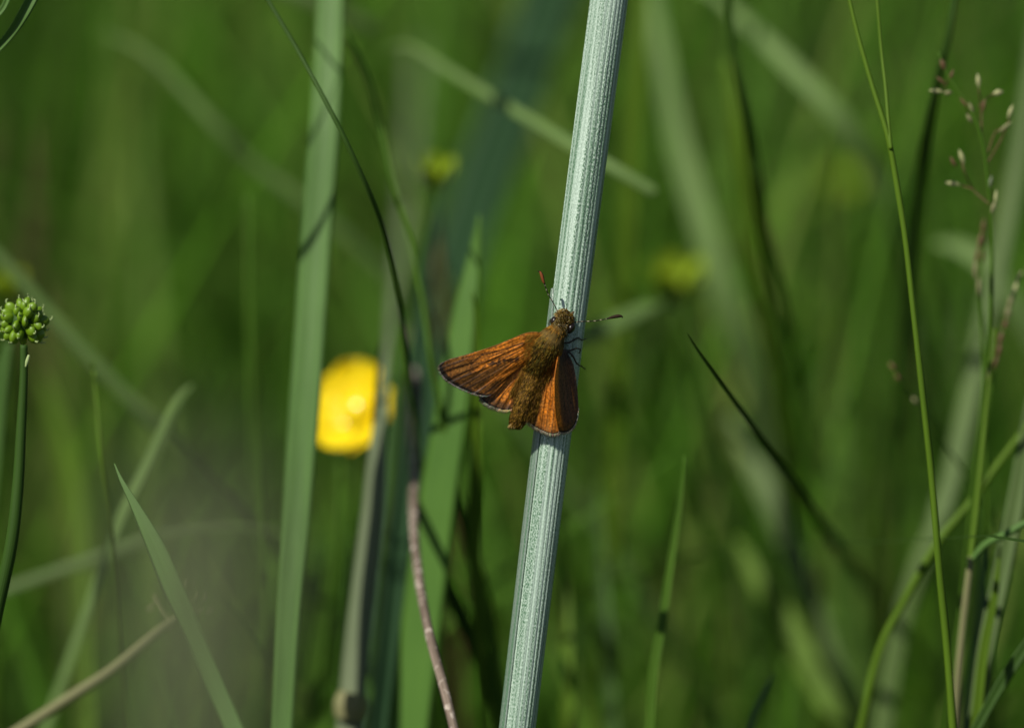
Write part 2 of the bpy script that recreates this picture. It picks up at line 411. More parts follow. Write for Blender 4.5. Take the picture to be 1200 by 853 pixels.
# ------------------------------------------------------------------ the silvery reed the butterfly sits on
def stem_c(py): return 714 - 106.5 * py / 853 + 3 * math.sin(PI * py / 853) * -0.6
def stem_hw(py): return 22.4 - 2.0 * py / 853
def build_reed():
    root = empty('reed', P(stem_c(853) - 45, 853 + 2700, FOC), 'thick silvery green ribbed reed stem that the orange butterfly clings to', 'reed')
    pts, rad = [], []
    for i in range(120):
        py = -700 + i * (853 + 2700 + 700) / 119
        px = stem_c(min(max(py, 0), 853)) - (py if py < 0 else max(py - 853, 0)) * 0.1237
        hw = stem_hw(py) if py > -300 else stem_hw(-300) * (0.4 + 0.6 * (py + 700) / 400)
        pts.append(Q(px, py, -2.65)); rad.append(max(hw, 3) * PX * FOC)
    root.location = pts[-1]
    prof = []; n = 240; rr = random.Random(2)
    amps = [rr.uniform(0.008, 0.045) for _ in range(40)]
    for k in range(n):
        a = 2 * PI * k / n; q = a / (2 * PI) * 22 + 0.3 * math.sin(3 * a); i = int(q); f = q - i
        prof.append((math.cos(a) * (1 - 0.035 + amps[i] * math.sin(PI * f)), math.sin(a) * (1 - 0.035 + amps[i] * math.sin(PI * f))))
    v, f, _ = loft(pts, rad, prof, TOCAM)
    uv = []; acc = 0
    for i in range(len(pts)):
        if i: acc += (pts[i] - pts[i - 1]).length * 100
        for k in range(n): uv.append((k / n, acc))
    part('stem', mkmesh('stem', v, f, M['reed'], uvs=uv), root)
    # leaf sheath wrapped round the left side, its tip beside the butterfly's head
    vs, fs, us = [], [], []; rows = 90; cols = 26
    for j in range(rows):
        py = 338 + 8 * j if j < 70 else 338 + 560 + (j - 70) * 110
        t = min(1, (py - 338) / 60) ** 0.6; acc = (py - 338) * PX * FOC * 100
        px = stem_c(min(py, 853)) - max(py - 853, 0) * 0.1237
        c = Q(px, py, -2.65)
        t1 = 0.5 * PI + 0.5 * PI * (1 + 0.0)          # left side = angle pi
        for side in (1, 0):
            for i in range(cols):
                a = PI + (i / (cols - 1) - 0.5) * (0.15 + 1.15 * t) + 0.1
                lift = 0.05 + 0.08 * math.sin(PI * i / (cols - 1)) if side else 0.02
                r = stem_hw(py) * PX * FOC * (1 + lift + 0.01 * math.sin(i * 2.5))
                # profile angle measured as in loft: x toward the right, y toward the camera
                vs.append(c + R * (math.cos(a) * r) + TOCAM * (-math.sin(a) * r))
                us.append((i / cols * 0.25, acc))
    w = cols * 2
    for j in range(rows - 1):
        for i in range(cols - 1):
            fs.append((j * w + i, j * w + i + 1, (j + 1) * w + i + 1, (j + 1) * w + i))
            fs.append((j * w + cols + i, (j + 1) * w + cols + i, (j + 1) * w + cols + i + 1, j * w + cols + i + 1))
        for e_ in (0, cols - 1):
            fs.append((j * w + e_, j * w + cols + e_, (j + 1) * w + cols + e_, (j + 1) * w + e_))
    part('leaf_sheath', mkmesh('leaf_sheath', vs, fs, M['sheath'], uvs=us), root)
build_reed()

# ------------------------------------------------------------------ the butterfly
def lerp(a, b, t): return a + (b - a) * t
def poly(pts, t):
    """point at fraction t of a polyline of tuples"""
    A = np.array(pts, dtype=float); d = np.r_[0, np.cumsum(np.linalg.norm(np.diff(A[:, :2], axis=0), axis=1))]
    d /= d[-1]; return np.array([np.interp(t, d, A[:, k]) for k in range(A.shape[1])])
def wing(name, parent, costa, outer, inner, pattern, veins, nu=110, nv=90, camber=0.5):
    """costa and inner run from the root to the ends of the outer margin; tuples (px, py, h mm)"""
    Cs = crom(costa, 8); Os = crom(outer, 8); Is = crom(inner, 8)
    vs, fs, cs = [], [], []
    B0, O0, B1, O1 = np.array(costa[0]), np.array(costa[-1]), np.array(inner[0]), np.array(inner[-1])
    for i in range(nu):
        u = i / (nu - 1); cu = poly(Cs, u) - lerp(B0, O0, u); iu = poly(Is, u) - lerp(B1, O1, u)
        for j in range(nv):
            v = j / (nv - 1)
            o = poly(Os, v) if j not in (0, nv - 1) else (O0 if j == 0 else O1)
            p = lerp(lerp(B0, B1, v), o, u) + cu * (1 - v) ** 2 + iu * v ** 2
            vv = min([abs(v - q - 0.02 * math.sin(u * 5 + q * 30)) for q in veins] or [1])
            h = p[2] + camber * math.sin(PI * v) * math.sin(PI * min(u * 1.1, 1)) + 0.05 * math.exp(-(vv / 0.013) ** 2) * min(1, u * 3) \
                + 0.03 * math.sin(v * len(veins) * 2 * PI) * u + 0.09 * noise.noise(Vector((u * 6, v * 9, 3)))
            vs.append(Q(p[0], p[1], h)); cs.append(pattern(u, v, p[0], p[1], vv))
    for i in range(nu - 1):
        for j in range(nv - 1): fs.append((i * nv + j, i * nv + j + 1, (i + 1) * nv + j + 1, (i + 1) * nv + j))
    o = part(name, mkmesh(name, vs, fs, M['wing'], cols=cs), parent)
    sm = o.modifiers.new('thickness', 'SOLIDIFY'); sm.thickness = 0.00007; sm.offset = 0
    return o, [vs[(nu - 1) * nv + j] for j in range(nv)], [vs[(nu - 2) * nv + j] for j in range(nv)]
def mixc(a, b, t):
    t = max(0.0, min(1.0, t)); return tuple(a[k] + (b[k] - a[k]) * t for k in range(3))
def sstep(a, b, x):
    t = max(0.0, min(1.0, (x - a) / (b - a))); return t * t * (3 - 2 * t)
def segd(px, py, a, b):
    ax, ay = a; bx, by = b; t = ((px - ax) * (bx - ax) + (py - ay) * (by - ay)) / ((bx - ax) ** 2 + (by - ay) ** 2)
    t = max(0, min(1, t)); return math.hypot(px - ax - t * (bx - ax), py - ay - t * (by - ay))
ORANGE = (0.66, 0.19, 0.010); GOLD = (0.46, 0.20, 0.03); BROWN = (0.12, 0.052, 0.014); BLACK = (0.012, 0.008, 0.006)
def hairs(name, seeds, mat, parent, kind='stuff'):
    """seeds: (point, direction, length, base radius, colour) as three-sided tapered bristles with one bend"""
    vs, fs, cs = [], [], []
    for p, d, ln, r, c in seeds:
        a, b_, d = frame_of(d); k = len(vs)
        mid = p + d * ln * 0.55 + b_ * ln * 0.05; tip = p + d * ln - TOCAM * ln * 0.12
        for ctr, rr_ in ((p, r), (mid, r * 0.75)):
            for q in range(3):
                an = 2 * PI * q / 3; vs.append(ctr + a * math.cos(an) * rr_ + b_ * math.sin(an) * rr_); cs.append(c)
        vs.append(tip); cs.append(c)
        for q in range(3):
            q2 = (q + 1) % 3; fs.append((k + q, k + q2, k + 3 + q2, k + 3 + q)); fs.append((k + 3 + q, k + 3 + q2, k + 6))
    o = part(name, mkmesh(name, vs, fs, M[mat], cols=cs), parent)
    if kind: o['kind'] = kind
    return o
def fringe(parent_wing, edge, before, colour_fn, ln=0.55, per=7):
    """fine pale hairs along a wing's outer edge"""
    g = random.Random(5); sd = []
    for j in range(len(edge) - 1):
        for k in range(per):
            t = g.random(); p = edge[j].lerp(edge[j + 1], t); q = before[j].lerp(before[j + 1], t)
            d = (p - q).normalized() + Vector((g.uniform(-.25, .25), g.uniform(-.25, .25), g.uniform(-.25, .25)))
            f = (j + t) / (len(edge) - 1)
            sd.append((p - (p - q).normalized() * 0.0001, d, ln * 0.001 * g.uniform(0.45, 1.3), 0.00003, colour_fn(f, g)))
    return hairs('fringe', sd, 'fur', parent_wing)

def build_butterfly():
    g = random.Random(21)
    root = empty('butterfly', Q(655, 440, -0.1), 'small orange and brown skipper butterfly with half open wings clinging to the silvery reed', 'butterfly')
    # body: head, thorax and abdomen as one continuous skin
    spec = [(667, 365.5, 1.5, 2), (665.5, 367.5, 1.6, 7), (662, 373, 1.9, 10.5), (658.5, 379.5, 2.1, 10.5), (655.5, 385, 2.3, 9.5), (651, 391, 2.6, 12.5), (646, 399, 2.7, 17), (640, 410, 2.7, 18.5),
            (634, 422, 2.4, 16), (629, 433, 2.1, 13.5), (623, 449, 1.8, 12.5), (616, 468, 1.6, 11.5), (610, 484, 1.4, 10), (606, 494, 1.3, 7.5), (604.5, 498, 1.3, 2)]
    c = crom(spec, 6)
    pts = [Q(q[0], q[1], q[2]) for q in c]; rad = [max(q[3], 1) * PX * FOC for q in c]
    v, f, u = loft(pts, rad, profile_round(28), TOCAM)
    cols = []
    for i in range(len(pts)):
        s_ = i / len(pts)
        for k in range(28):
            ring = 0.75 + 0.25 * math.sin(s_ * 90) if s_ > 0.55 else 1
            cols.append(tuple(x * ring for x in ((0.10, 0.065, 0.018) if s_ < 0.6 else (0.15, 0.085, 0.025))))
    part('body', mkmesh('body', v, f, M['body'], cols=cols), root)
    # fur over head, thorax, abdomen
    sd = []; axis = [(pts[min(i + 1, len(pts) - 1)] - pts[max(i - 1, 0)]).normalized() for i in range(len(pts))]
    OL = (0.16, 0.10, 0.010); DK = (0.045, 0.028, 0.008); GD = (0.32, 0.17, 0.022); RU = (0.30, 0.11, 0.010); GN = (0.15, 0.13, 0.025)
    for _ in range(24000):
        i = g.randrange(1, len(pts) - 1); s_ = i / len(pts)
        a = g.uniform(0, 2 * PI); t = axis[i]; fdir = (TOCAM - t * TOCAM.dot(t)).normalized(); sdv = t.cross(fdir)
        nrm = fdir * math.sin(a) + sdv * math.cos(a)
        if nrm.dot(TOCAM) < -0.35: continue
        p = pts[i].lerp(pts[i + 1], g.random()) + nrm * rad[i] * 0.98
        if min((p - Q(668.8, 384.6, 2.35)).length, (p - Q(649.3, 375.8, 2.1)).length) < 0.0009: continue
        head = s_ < 0.30; thor = 0.30 <= s_ < 0.62
        if head:
            if g.random() < 0.35: continue
            d = t * 0.35 + nrm * 1.0; ln = g.uniform(0.3, 0.6); colr = g.choice([OL, GD, GN, DK, DK, (0.42, 0.36, 0.2)])
        elif thor:
            d = t * 1.0 + nrm * 0.25; ln = g.uniform(0.7, 1.4); colr = g.choice([OL, OL, GN, DK, DK, GD]) if s_ > 0.38 else g.choice([RU, GD, OL, DK])
            if abs(math.cos(a)) > 0.75: colr = g.choice([RU, GD, OL])
        else:
            d = t * 1.0 + nrm * 0.16; ln = g.uniform(0.35, 0.75); colr = g.choice([GD, OL, DK, (0.24, 0.13, 0.03)])
        d = d + Vector((g.uniform(-.16, .16), g.uniform(-.16, .16), g.uniform(-.16, .16)))
        m_ = g.uniform(0.5, 1.5)
        sd.append((p, d, ln * 0.001, g.uniform(0.000026, 0.000044), tuple(x * m_ for x in colr)))
    # white collar flecks behind the eye
    for (x, y) in [(655.5, 380.5), (656.5, 383), (659, 384.5), (663.5, 385), (664.5, 388), (664, 382.5)]:
        for _ in range(14):
            sd.append((Q(x + g.uniform(-1, 1), y + g.uniform(-1, 1), 3.35 - abs(x - 656) * 0.05), axis[12] * 1.0 + TOCAM * 0.4 + R * g.uniform(-.3, .3), 0.00035, 0.00005, (0.62, 0.56, 0.42)))
    # tail tuft
    for _ in range(260):
        p = pts[-3] + R * g.uniform(-0.0009, 0.0009) + TOCAM * g.uniform(-0.0007, 0.0008)
        sd.append((p, axis[-3] + R * g.uniform(-.3, .3), g.uniform(0.0005, 0.001), 0.00005, g.choice([GD, (0.42, 0.30, 0.12), OL])))
    # long hair lying over the wing roots and the inner half of the right hindwing
    down = (Q(604, 498, 0) - Q(640, 410, 0)).normalized()
    for _ in range(5200):
        k = g.random()
        if k < 0.55:
            t = g.random(); w_ = g.random() ** 1.2
            x = lerp(640, 612, t) + w_ * lerp(12, 15, t); y = lerp(420, 486, t) + w_ * 6; h = lerp(3.9, 2.6, t) - w_ * 0.5
            col_ = g.choice([OL, GD, DK, (0.22, 0.11, 0.03)])
        elif k < 0.8:
            t = g.random(); x = lerp(634, 610, t) - g.random() ** 1.5 * 13; y = lerp(414, 462, t) - g.uniform(-3, 3); h = 3.0 - t
            col_ = g.choice([OL, GD, (0.3, 0.14, 0.03)])
        else:
            x = g.uniform(618, 640); y = g.uniform(391, 418); h = 3.9; col_ = g.choice([RU, GD, OL, RU])
        dd = down * 1.0 + (R * -0.5 if k >= 0.8 else R * 0) + TOCAM * g.uniform(-0.02, 0.22) + Vector((g.uniform(-.15, .15), 0, g.uniform(-.15, .15)))
        m_ = g.uniform(0.6, 1.2)
        sd.append((Q(x, y, h), dd, g.uniform(0.0007, 0.0014), g.uniform(0.000018, 0.00003), tuple(q * m_ for q in col_)))
    hairs('fur', sd, 'fur', root)
    # eyes
    def eye(px, py, h, rx, ry, rz):
        up = (P(662, 372, FOC) - P(650, 394, FOC)).normalized(); side = up.cross(TOCAM)
        v, f, u = ellipsoid(Q(px, py, h), (side, TOCAM, up), (rx, ry, rz), 20, 14)
        part('eye', mkmesh('eye', v, f, M['eye'], uvs=u), root)
    eye(668.8, 384.6, 2.35, 0.00056, 0.0009, 0.00086)
    eye(649.3, 375.8, 2.1, 0.00050, 0.0009, 0.00074)
    # palps
    for x0, y0, x1, y1 in ((662, 369, 664, 361.5), (668, 371, 672.5, 365)):
        tube3('palp', [Q(x0, y0, 1.3), Q((x0 + x1) / 2, (y0 + y1) / 2, 1.0), Q(x1, y1, 0.6)], [0.00032, 0.00028, 0.00008], 'rust', root)
    # antennae: thin banded shaft, thick club with a hooked tip
    def antenna(sp, clubsp, tipc):
        c = crom(sp, 8); pp = [Q(q[0], q[1], q[2]) for q in c]
        vs, fs, _ = loft(pp, [0.000075] * len(pp), profile_round(8), TOCAM)
        cl = []
        for i in range(len(pp)):
            cc = (0.30, 0.26, 0.18) if i % 4 == 0 else (0.012, 0.01, 0.008)
            cl += [cc] * 8
        a = part('antenna', mkmesh('antenna', vs, fs, M['fur'], cols=cl), root)
        c = crom(clubsp, 8); pp = [Q(q[0], q[1], q[2]) for q in c]
        vs, fs, _ = loft(pp, [q[3] * PX * FOC for q in c], profile_round(10), TOCAM)
        cl = []
        for i in range(len(pp)):
            f_ = i / len(pp)
            for k in range(10): cl.append(tipc if (0.12 < f_ < 0.8 and k in (2, 3, 4, 5, 6)) else (0.014, 0.01, 0.008))
        part('antenna_club', mkmesh('antenna_club', vs, fs, M['fur'], cols=cl), a)
    antenna([(655, 369, 2.0), (649.5, 357, 2.4), (642.5, 345, 2.8), (638.5, 334, 3.1)], [(638.5, 334, 3.1, 0.7), (636.5, 328.5, 3.2, 1.8), (634.8, 322.5, 3.3, 2.0), (633, 318.8, 3.3, 1.2), (630, 318, 3.3, 0.4)], (0.20, 0.06, 0.02))
    antenna([(671, 378, 2.0), (682, 376.8, 2.4), (697, 376.2, 2.8), (711, 373.7, 3.1)], [(711, 373.7, 3.1, 0.7), (717.5, 371.8, 3.2, 1.7), (724, 370.5, 3.3, 2.1), (728, 370.6, 3.3, 1.3), (730, 372.6, 3.3, 0.4)], (0.03, 0.018, 0.01))
    # legs, feet gripping the reed
    def leg(sp, r0=1.15, r1=0.6, mat='leg'):
        c = crom(sp, 5); n = len(c)
        o = tube3('leg', [Q(q[0], q[1], q[2]) for q in c], [lerp(r0, r1, i / (n - 1)) * PX * FOC * (1.25 if (i % 5 == 0) else 1) for i in range(n)], mat, root)
        sd = []
        for q in c[3:]:
            for _ in range(3): sd.append((Q(q[0], q[1], q[2]), Vector((g.uniform(-1, 1), g.uniform(-1, 1), g.uniform(-1, 1))), 0.0003, 0.00002, (0.05, 0.04, 0.02)))
        hairs('bristles', sd, 'fur', o)
    leg([(660, 402, 1.6), (667, 401.5, 1.6), (673, 398, 1.4), (677.5, 396, 0.7), (682, 398.5, -0.6), (686.5, 396.8, -2.0)])
    leg([(660, 410, 1.6), (667, 411, 1.5), (672, 409.5, 1.5), (676, 408.3, 1.2), (680, 409.5, 0.0), (679, 413.5, -0.9)])
    leg([(656, 418, 1.4), (664, 412, 1.8), (671, 417, 1.7), (676, 426, 0.8), (681, 429, -0.5), (686, 432.5, -2.2)], 1.5, 0.4, 'leg')
    leg([(648, 395, 1.2), (645, 385, 1.0), (643.5, 379, -0.6), (645, 374, -1.2)])
    leg([(640, 415, 1.2), (632, 424, 0.6), (634, 434, -1.0), (642, 440, -1.4)])
    leg([(640, 425, 1.2), (640, 440, 0.6), (644, 455, 0.0), (650, 462, -0.1)])

    # left forewing ------------------------------------------------------
    VF = [0.10, 0.20, 0.30, 0.40, 0.50, 0.62, 0.74, 0.87]
    LINES = [([(617, 401), (600, 406), (583, 412), (563.5, 416.6), (552, 426.5)], 0.9, 0.9), ([(620, 408), (631, 397)], 1.6, 0.9),
             ([(617, 402.5), (594.5, 414), (570.5, 423), (556, 428)], 0.8, 0.85), ([(608.6, 411.7), (594.5, 417.3), (572, 423.7)], 0.7, 0.7),
             ([(583, 411), (560, 415), (541, 420)], 0.8, 0.85), ([(590, 413), (562, 420), (547, 423)], 0.7, 0.8), ([(569, 428), (556.5, 441), (536, 451)], 1.0, 0.85),
             ([(589, 429), (573, 442), (556.5, 455)], 1.0, 0.85), ([(602, 437), (589, 448), (573, 458)], 1.3, 0.85), ([(560, 430), (545, 440), (528, 446)], 0.9, 0.8), ([(612, 418), (600, 421)], 0.9, 0.6)]
    def pat_fore(u, v, x, y, vv):
        n1 = noise.noise(Vector((x * 0.35, y * 0.35, 1))); n2 = noise.noise(Vector((x * 0.12, y * 0.12, 5)))
        c = mixc(ORANGE, GOLD, 0.25 + n1 * 0.5)
        # brown outer band with paler orange cells
        edge = 0.74 + 0.05 * math.sin(v * 20) - 0.07 * sstep(0.25, 0.75, v) + 0.10 * sstep(0.72, 1, v)
        band = sstep(edge - 0.10, edge + 0.05, u)
        c = mixc(c, BROWN, band * (0.88 + 0.2 * n1))
        cell = math.exp(-((u - 0.83) / 0.045) ** 2) * sstep(0.012, 0.035, vv) * (1 - sstep(0.75, 0.85, v))
        c = mixc(c, (0.34, 0.15, 0.03), cell * 0.7)
        c = mixc(c, BROWN, 0.45 * sstep(0.52, 0.60, v) * (1 - sstep(0.64, 0.70, v)) * sstep(0.35, 0.5, u))
        c = mixc(c, BROWN, 0.45 * sstep(0.40, 0.50, v) * (1 - sstep(0.56, 0.60, v)) * sstep(0.45, 0.6, u))
        c = mixc(c, (0.03, 0.014, 0.006), 0.35 * math.exp(-(vv / 0.009) ** 2) * sstep(0.15, 0.45, u))
        # narrow black sex brand
        d = segd(x, y, (574, 426.5), (606, 420.5))
        c = mixc(c, BLACK, 0.92 * (1 - sstep(0.9, 2.6, d + n1 * 2.2 - 0.4 + 0.9 * math.sin(x * 0.9))))
        d = segd(x, y, (626, 404), (632, 396)); c = mixc(c, BLACK, 1 - sstep(0.8, 2.2, d))
        for ln_, wd, st in LINES:
            d = min(segd(x, y, ln_[q], ln_[q + 1]) for q in range(len(ln_) - 1))
            if d < 4: c = mixc(c, (0.02, 0.010, 0.005), st * (1 - sstep(wd * 0.4, wd * 1.5, d + 0.5 * n1)))
        # brown wedge under the brand, bright strip below it
        if y > 424:
            k_ = segd(x, y, (590, 430), (545, 452)); c = mixc(c, BROWN, 0.65 * (1 - sstep(3, 8, k_)))
            k_ = segd(x, y, (600, 431), (570, 450)); c = mixc(c, (0.52, 0.16, 0.015), 0.8 * (1 - sstep(1.5, 4, k_)))
        n3 = noise.noise(Vector((x * 0.9, y * 0.9, 31))); n4 = noise.noise(Vector((u * 5, v * 26, 77)))
        c = mixc(c, BROWN, 0.55 * sstep(0.12, 0.45, n4) * sstep(0.2, 0.5, u)); c = mixc(c, GOLD, 0.5 * sstep(0.2, 0.5, n3))
        c = mixc(c, BROWN, 0.5 * sstep(0.15, 0.45, -n3))
        c = mixc(c, (0.028, 0.014, 0.006), 0.85 * math.exp(-(vv / (0.010 + 0.014 * sstep(0.6, 1, u))) ** 2) * sstep(0.55, 0.8, u))
        c = mixc(c, BLACK, sstep(0.945, 0.975, u + 0.01 * n1)); c = mixc(c, (0.05, 0.03, 0.015), 0.75 * (1 - sstep(0.0, 0.035, v)))
        c = mixc(c, (0.20, 0.13, 0.03), 0.55 * (1 - sstep(0.0, 0.28, u + n2 * 0.15)))
        return c
    costa = [(640, 391, 3.2), (628, 388.8, 3.8), (616, 390.2, 4.0), (600, 396.5, 4.3), (575, 406.5, 4.5), (548, 415, 4.5), (528, 420.5, 4.3), (519, 424.5, 4.2)]
    outer = [(519, 424.5, 4.2), (515, 429.5, 4.1), (516.5, 436.5, 3.9), (523, 444.5, 3.6), (535, 452.5, 3.3), (549, 459, 3.0), (560, 462.6, 2.8), (568, 464, 2.6), (575, 463, 2.5)]
    inner = [(634, 412, 2.9), (616, 424, 2.9), (598, 441, 2.7), (583, 457, 2.5), (575, 463, 2.5)]
    w, e, bfr = wing('forewing', root, costa, outer, inner, pat_fore, VF)
    w['label'] = 'spread orange forewing with a dark brown margin and a narrow black streak'
    fringe(w, e, bfr, lambda f, g: tuple(x * g.uniform(0.5, 1.2) for x in ((0.24, 0.23, 0.19) if f > 0.15 else (0.14, 0.12, 0.09))), 0.42, 9)
    # left hindwing ------------------------------------------------------
    VH = [0.15, 0.3, 0.48, 0.66, 0.84]
    def pat_hind(u, v, x, y, vv):
        n1 = noise.noise(Vector((x * 0.35, y * 0.35, 8)))
        c = mixc(ORANGE, GOLD, 0.3 + n1 * 0.5)
        c = mixc(c, BROWN, sstep(0.80, 0.93, u + 0.03 * n1)); c = mixc(c, BROWN, 0.75 * sstep(0.72, 0.95, v + n1 * .1)); c = mixc(c, BROWN, 0.7 * (1 - sstep(0.05, 0.25, v)))
        n3 = noise.noise(Vector((u * 4, v * 20, 55))); c = mixc(c, BROWN, 0.7 * sstep(0.1, 0.4, n3) * sstep(0.3, 0.5, u))
        c = mixc(c, BLACK, 0.7 * math.exp(-(vv / 0.016) ** 2)); c = mixc(c, BLACK, sstep(0.965, 0.985, u))
        c = mixc(c, (0.20, 0.13, 0.03), 0.6 * (1 - sstep(0.0, 0.45, u)))
        return c
    costa = [(630, 408, 2.0), (602, 424, 1.7), (578, 444, 1.7), (563, 463, 1.8)]
    outer = [(563, 463, 2.0), (566, 469, 1.9), (573, 474.5, 1.8), (583, 478.5, 1.7), (591, 480.5, 1.6), (597, 480, 1.6), (603, 478, 1.6)]
    inner = [(634, 424, 2.2), (622, 440, 2.0), (609, 462, 1.8), (603, 478, 1.6)]
    w, e, bfr = wing('hindwing', root, costa, outer, inner, pat_hind, VH, 80, 60, 0.3)
    fringe(w, e, bfr, lambda f, g: tuple(x * g.uniform(0.6, 1.2) for x in ((0.26, 0.24, 0.18) if f < 0.6 else (0.55, 0.44, 0.22))), 0.65, 10)
    # right hindwing, flat beside the abdomen -----------------------------
    def pat_hind2(u, v, x, y, vv):
        n1 = noise.noise(Vector((x * 0.35, y * 0.35, 12)))
        c = mixc(ORANGE, GOLD, 0.25 + n1 * 0.5)
        c = mixc((0.15, 0.095, 0.03), c, sstep(0.22, 0.5, v + n1 * 0.08)); c = mixc(c, BROWN, 0.7 * sstep(0.88, 0.97, u + 0.03 * n1))
        n3 = noise.noise(Vector((u * 4, v * 20, 66))); c = mixc(c, BROWN, 0.6 * sstep(0.1, 0.4, n3)); c = mixc(c, (0.45, 0.2, 0.05), 0.5 * sstep(0.1, 0.4, -n3))
        c = mixc(c, BLACK, 0.6 * math.exp(-(vv / 0.014) ** 2)); c = mixc(c, BLACK, 0.8 * sstep(0.975, 0.99, u))
        c = mixc(c, (0.19, 0.13, 0.035), 0.7 * (1 - sstep(0.1, 0.45, u)))
        return c
    costa = [(641, 424, 3.2), (631, 446, 3.0), (620, 472, 2.5), (612, 489, 2.0)]
    outer = [(612, 489, 2.0), (618, 493, 1.9), (626, 499, 1.8), (636, 504.5, 1.6), (646, 508, 1.7), (656, 507, 1.6)]
    inner = [(652, 418, 3.0), (653, 440, 2.9), (656, 470, 2.4), (656, 507, 1.6)]
    w, e, bfr = wing('hindwing', root, costa, outer, inner, pat_hind2, [0.18, 0.34, 0.5, 0.66, 0.82], 90, 60, 0.35)
    fringe(w, e, bfr, lambda f, g: tuple(x * g.uniform(0.65, 1.2) for x in ((0.62, 0.53, 0.32) if f < 0.3 else (0.32, 0.29, 0.2))), 0.7, 11)
    # right forewing: raised ridge along its hind edge, blade falling away to the right --
    def pat_fore2(u, v, x, y, vv):
        n1 = noise.noise(Vector((x * 0.3, y * 0.3, 17)))
        c = mixc(ORANGE, GOLD, 0.15 + 0.4 * n1)
        c = mixc(c, (0.13, 0.05, 0.018), sstep(0.10, 0.22, v)); c = mixc(c, (0.38, 0.13, 0.02), 0.8 * math.exp(-((v - 0.68) / 0.05) ** 2) * sstep(0.5, 0.66, u) * (1 - sstep(0.8, 0.9, u)))  # shade past the ridge is put into the brown, plus a painted lit spot
        c = mixc(c, (0.10, 0.06, 0.04), 0.6 * sstep(0.75, 0.95, v)); c = mixc(c, BROWN, 0.8 * sstep(0.88, 0.96, u))  # grey-brown toward the right edge is painted sheen; the outer margin is brown
        c = mixc(c, BLACK, 0.5 * math.exp(-(vv / 0.013) ** 2)); c = mixc(c, BLACK, sstep(0.97, 0.985, u)); c = mixc(c, BLACK, 0.7 * (1 - sstep(0.1, 0.3, u)) * sstep(0.12, 0.2, v))
        return c
    costa = [(655, 411, 3.4), (652.5, 424, 4.6), (649.5, 444, 5.2), (649.5, 470, 5.0), (651, 490, 4.2), (655, 506, 3.0)]
    outer = [(655, 506, 3.0), (662, 506.5, 2.4), (668, 504, 2.0), (673, 498, 1.5), (676.5, 489, 1.2), (678, 478, 1.1)]
    inner = [(662, 409, 2.2), (667.5, 418, 1.9), (672.5, 430, 1.5), (676, 452, 1.1), (678, 478, 1.1)]
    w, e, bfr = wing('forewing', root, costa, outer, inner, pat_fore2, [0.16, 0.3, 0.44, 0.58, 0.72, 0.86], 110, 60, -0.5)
    w['label'] = 'shaded forewing folded down at the right with a bright orange ridge'
    fringe(w, e, bfr, lambda f, g: tuple(x * g.uniform(0.6, 1.2) for x in (0.5, 0.45, 0.36)), 0.5, 9)
build_butterfly()

# ------------------------------------------------------------------ left side
G1 = 'grass blades standing in the meadow'; G2 = 'thin grass stems'; G3 = 'dry grass stalks'
blade('grass_plant', 'broad pale green blade rising just left of the yellow buttercup', [(390, -20, 655, 34), (383, 130, 648, 37), (372, 280, 644, 38), (362, 430, 640, 38), (350, 580, 637, 37), (338, 720, 634, 31), (330, 870, 632, 27)], 'pale', group=G1, fold=0.3, yaw=-0.25)
b1 = empty('grey_stalk', P(410, 853, 0.66), 'grey green jointed stalk crossing the right edge of the yellow buttercup', 'grass stalk', G3)
tube('stalk', None, [(490, 60, 980, 14), (480, 200, 880, 20), (465, 330, 760, 24), (455, 400, 690, 18.2), (449, 465, 662, 15.6), (442, 540, 655, 26.0), (436, 610, 653, 31.2), (420, 740, 650, 35.1), (408, 870, 648, 36.4)], 'grey', parent=b1, tip=0.03)
blade('grass_plant', 'very thin blade lying against the yellow buttercup beside the grey stalk', [(446, 400, 655, 1.5), (443, 430, 655, 4), (440, 480, 656, 5), (436, 540, 668, 6), (428, 640, 676, 7), (418, 870, 680, 8)], 'fresh', group=G1, top=False)
tube('joint', None, [(414, 812, 648, 35.0), (412, 822, 648, 41.2), (411, 831, 648, 41.2), (409, 842, 648, 35.0)], 'straw', parent=b1, top=False, root=False)
blade('grass_plant', 'very blurred wide blue green blade leaning behind the butterfly from the top', [(650, -20, 850, 66), (605, 110, 840, 66), (560, 230, 830, 66), (525, 350, 820, 62), (498, 480, 810, 56), (475, 640, 800, 52), (450, 870, 790, 48)], 'blue', group=G1, fold=0.25, yaw=0.2)
blade('grass_plant', 'bright green pointed blade with its tip left of the reed above the butterfly wing', [(562, 252, 652, 3), (556, 300, 652, 16), (545, 370, 651, 32), (530, 480, 650, 44), (512, 600, 650, 50), (495, 730, 650, 54), (478, 870, 650, 56)], 'lush', group=G1, top=False, fold=0.12, yaw=-0.4)
blade('grass_plant', 'dark narrow blade overlapping the bright pointed blade above the left wing', [(554, 342, 640, 2), (558, 372, 642, 6), (559, 420, 645, 9), (558, 520, 650, 13), (556, 640, 655, 15), (560, 720, 658, 12)], 'bright', group=G1, top=False)
blade('grass_plant', 'deep blue green blade between the grey stalk and the brown twig', [(490, 380, 690, 22), (480, 480, 685, 30), (466, 620, 680, 36), (452, 760, 676, 36), (440, 870, 674, 34)], 'blue', group=G1, fold=0.5, tip=0.04, yaw=0.5)
tube('brown_twig', 'thin brown speckled twig curving up beside the bright pointed blade', [(484, 425, 690, 11), (486, 500, 672, 12), (485, 570, 655, 12), (486, 630, 640, 11), (493, 690, 626, 11), (505, 750, 616, 11), (520, 805, 611, 11), (536, 870, 608, 11)], 'bark', cat='twig', tip=0.03, drift=0.1)
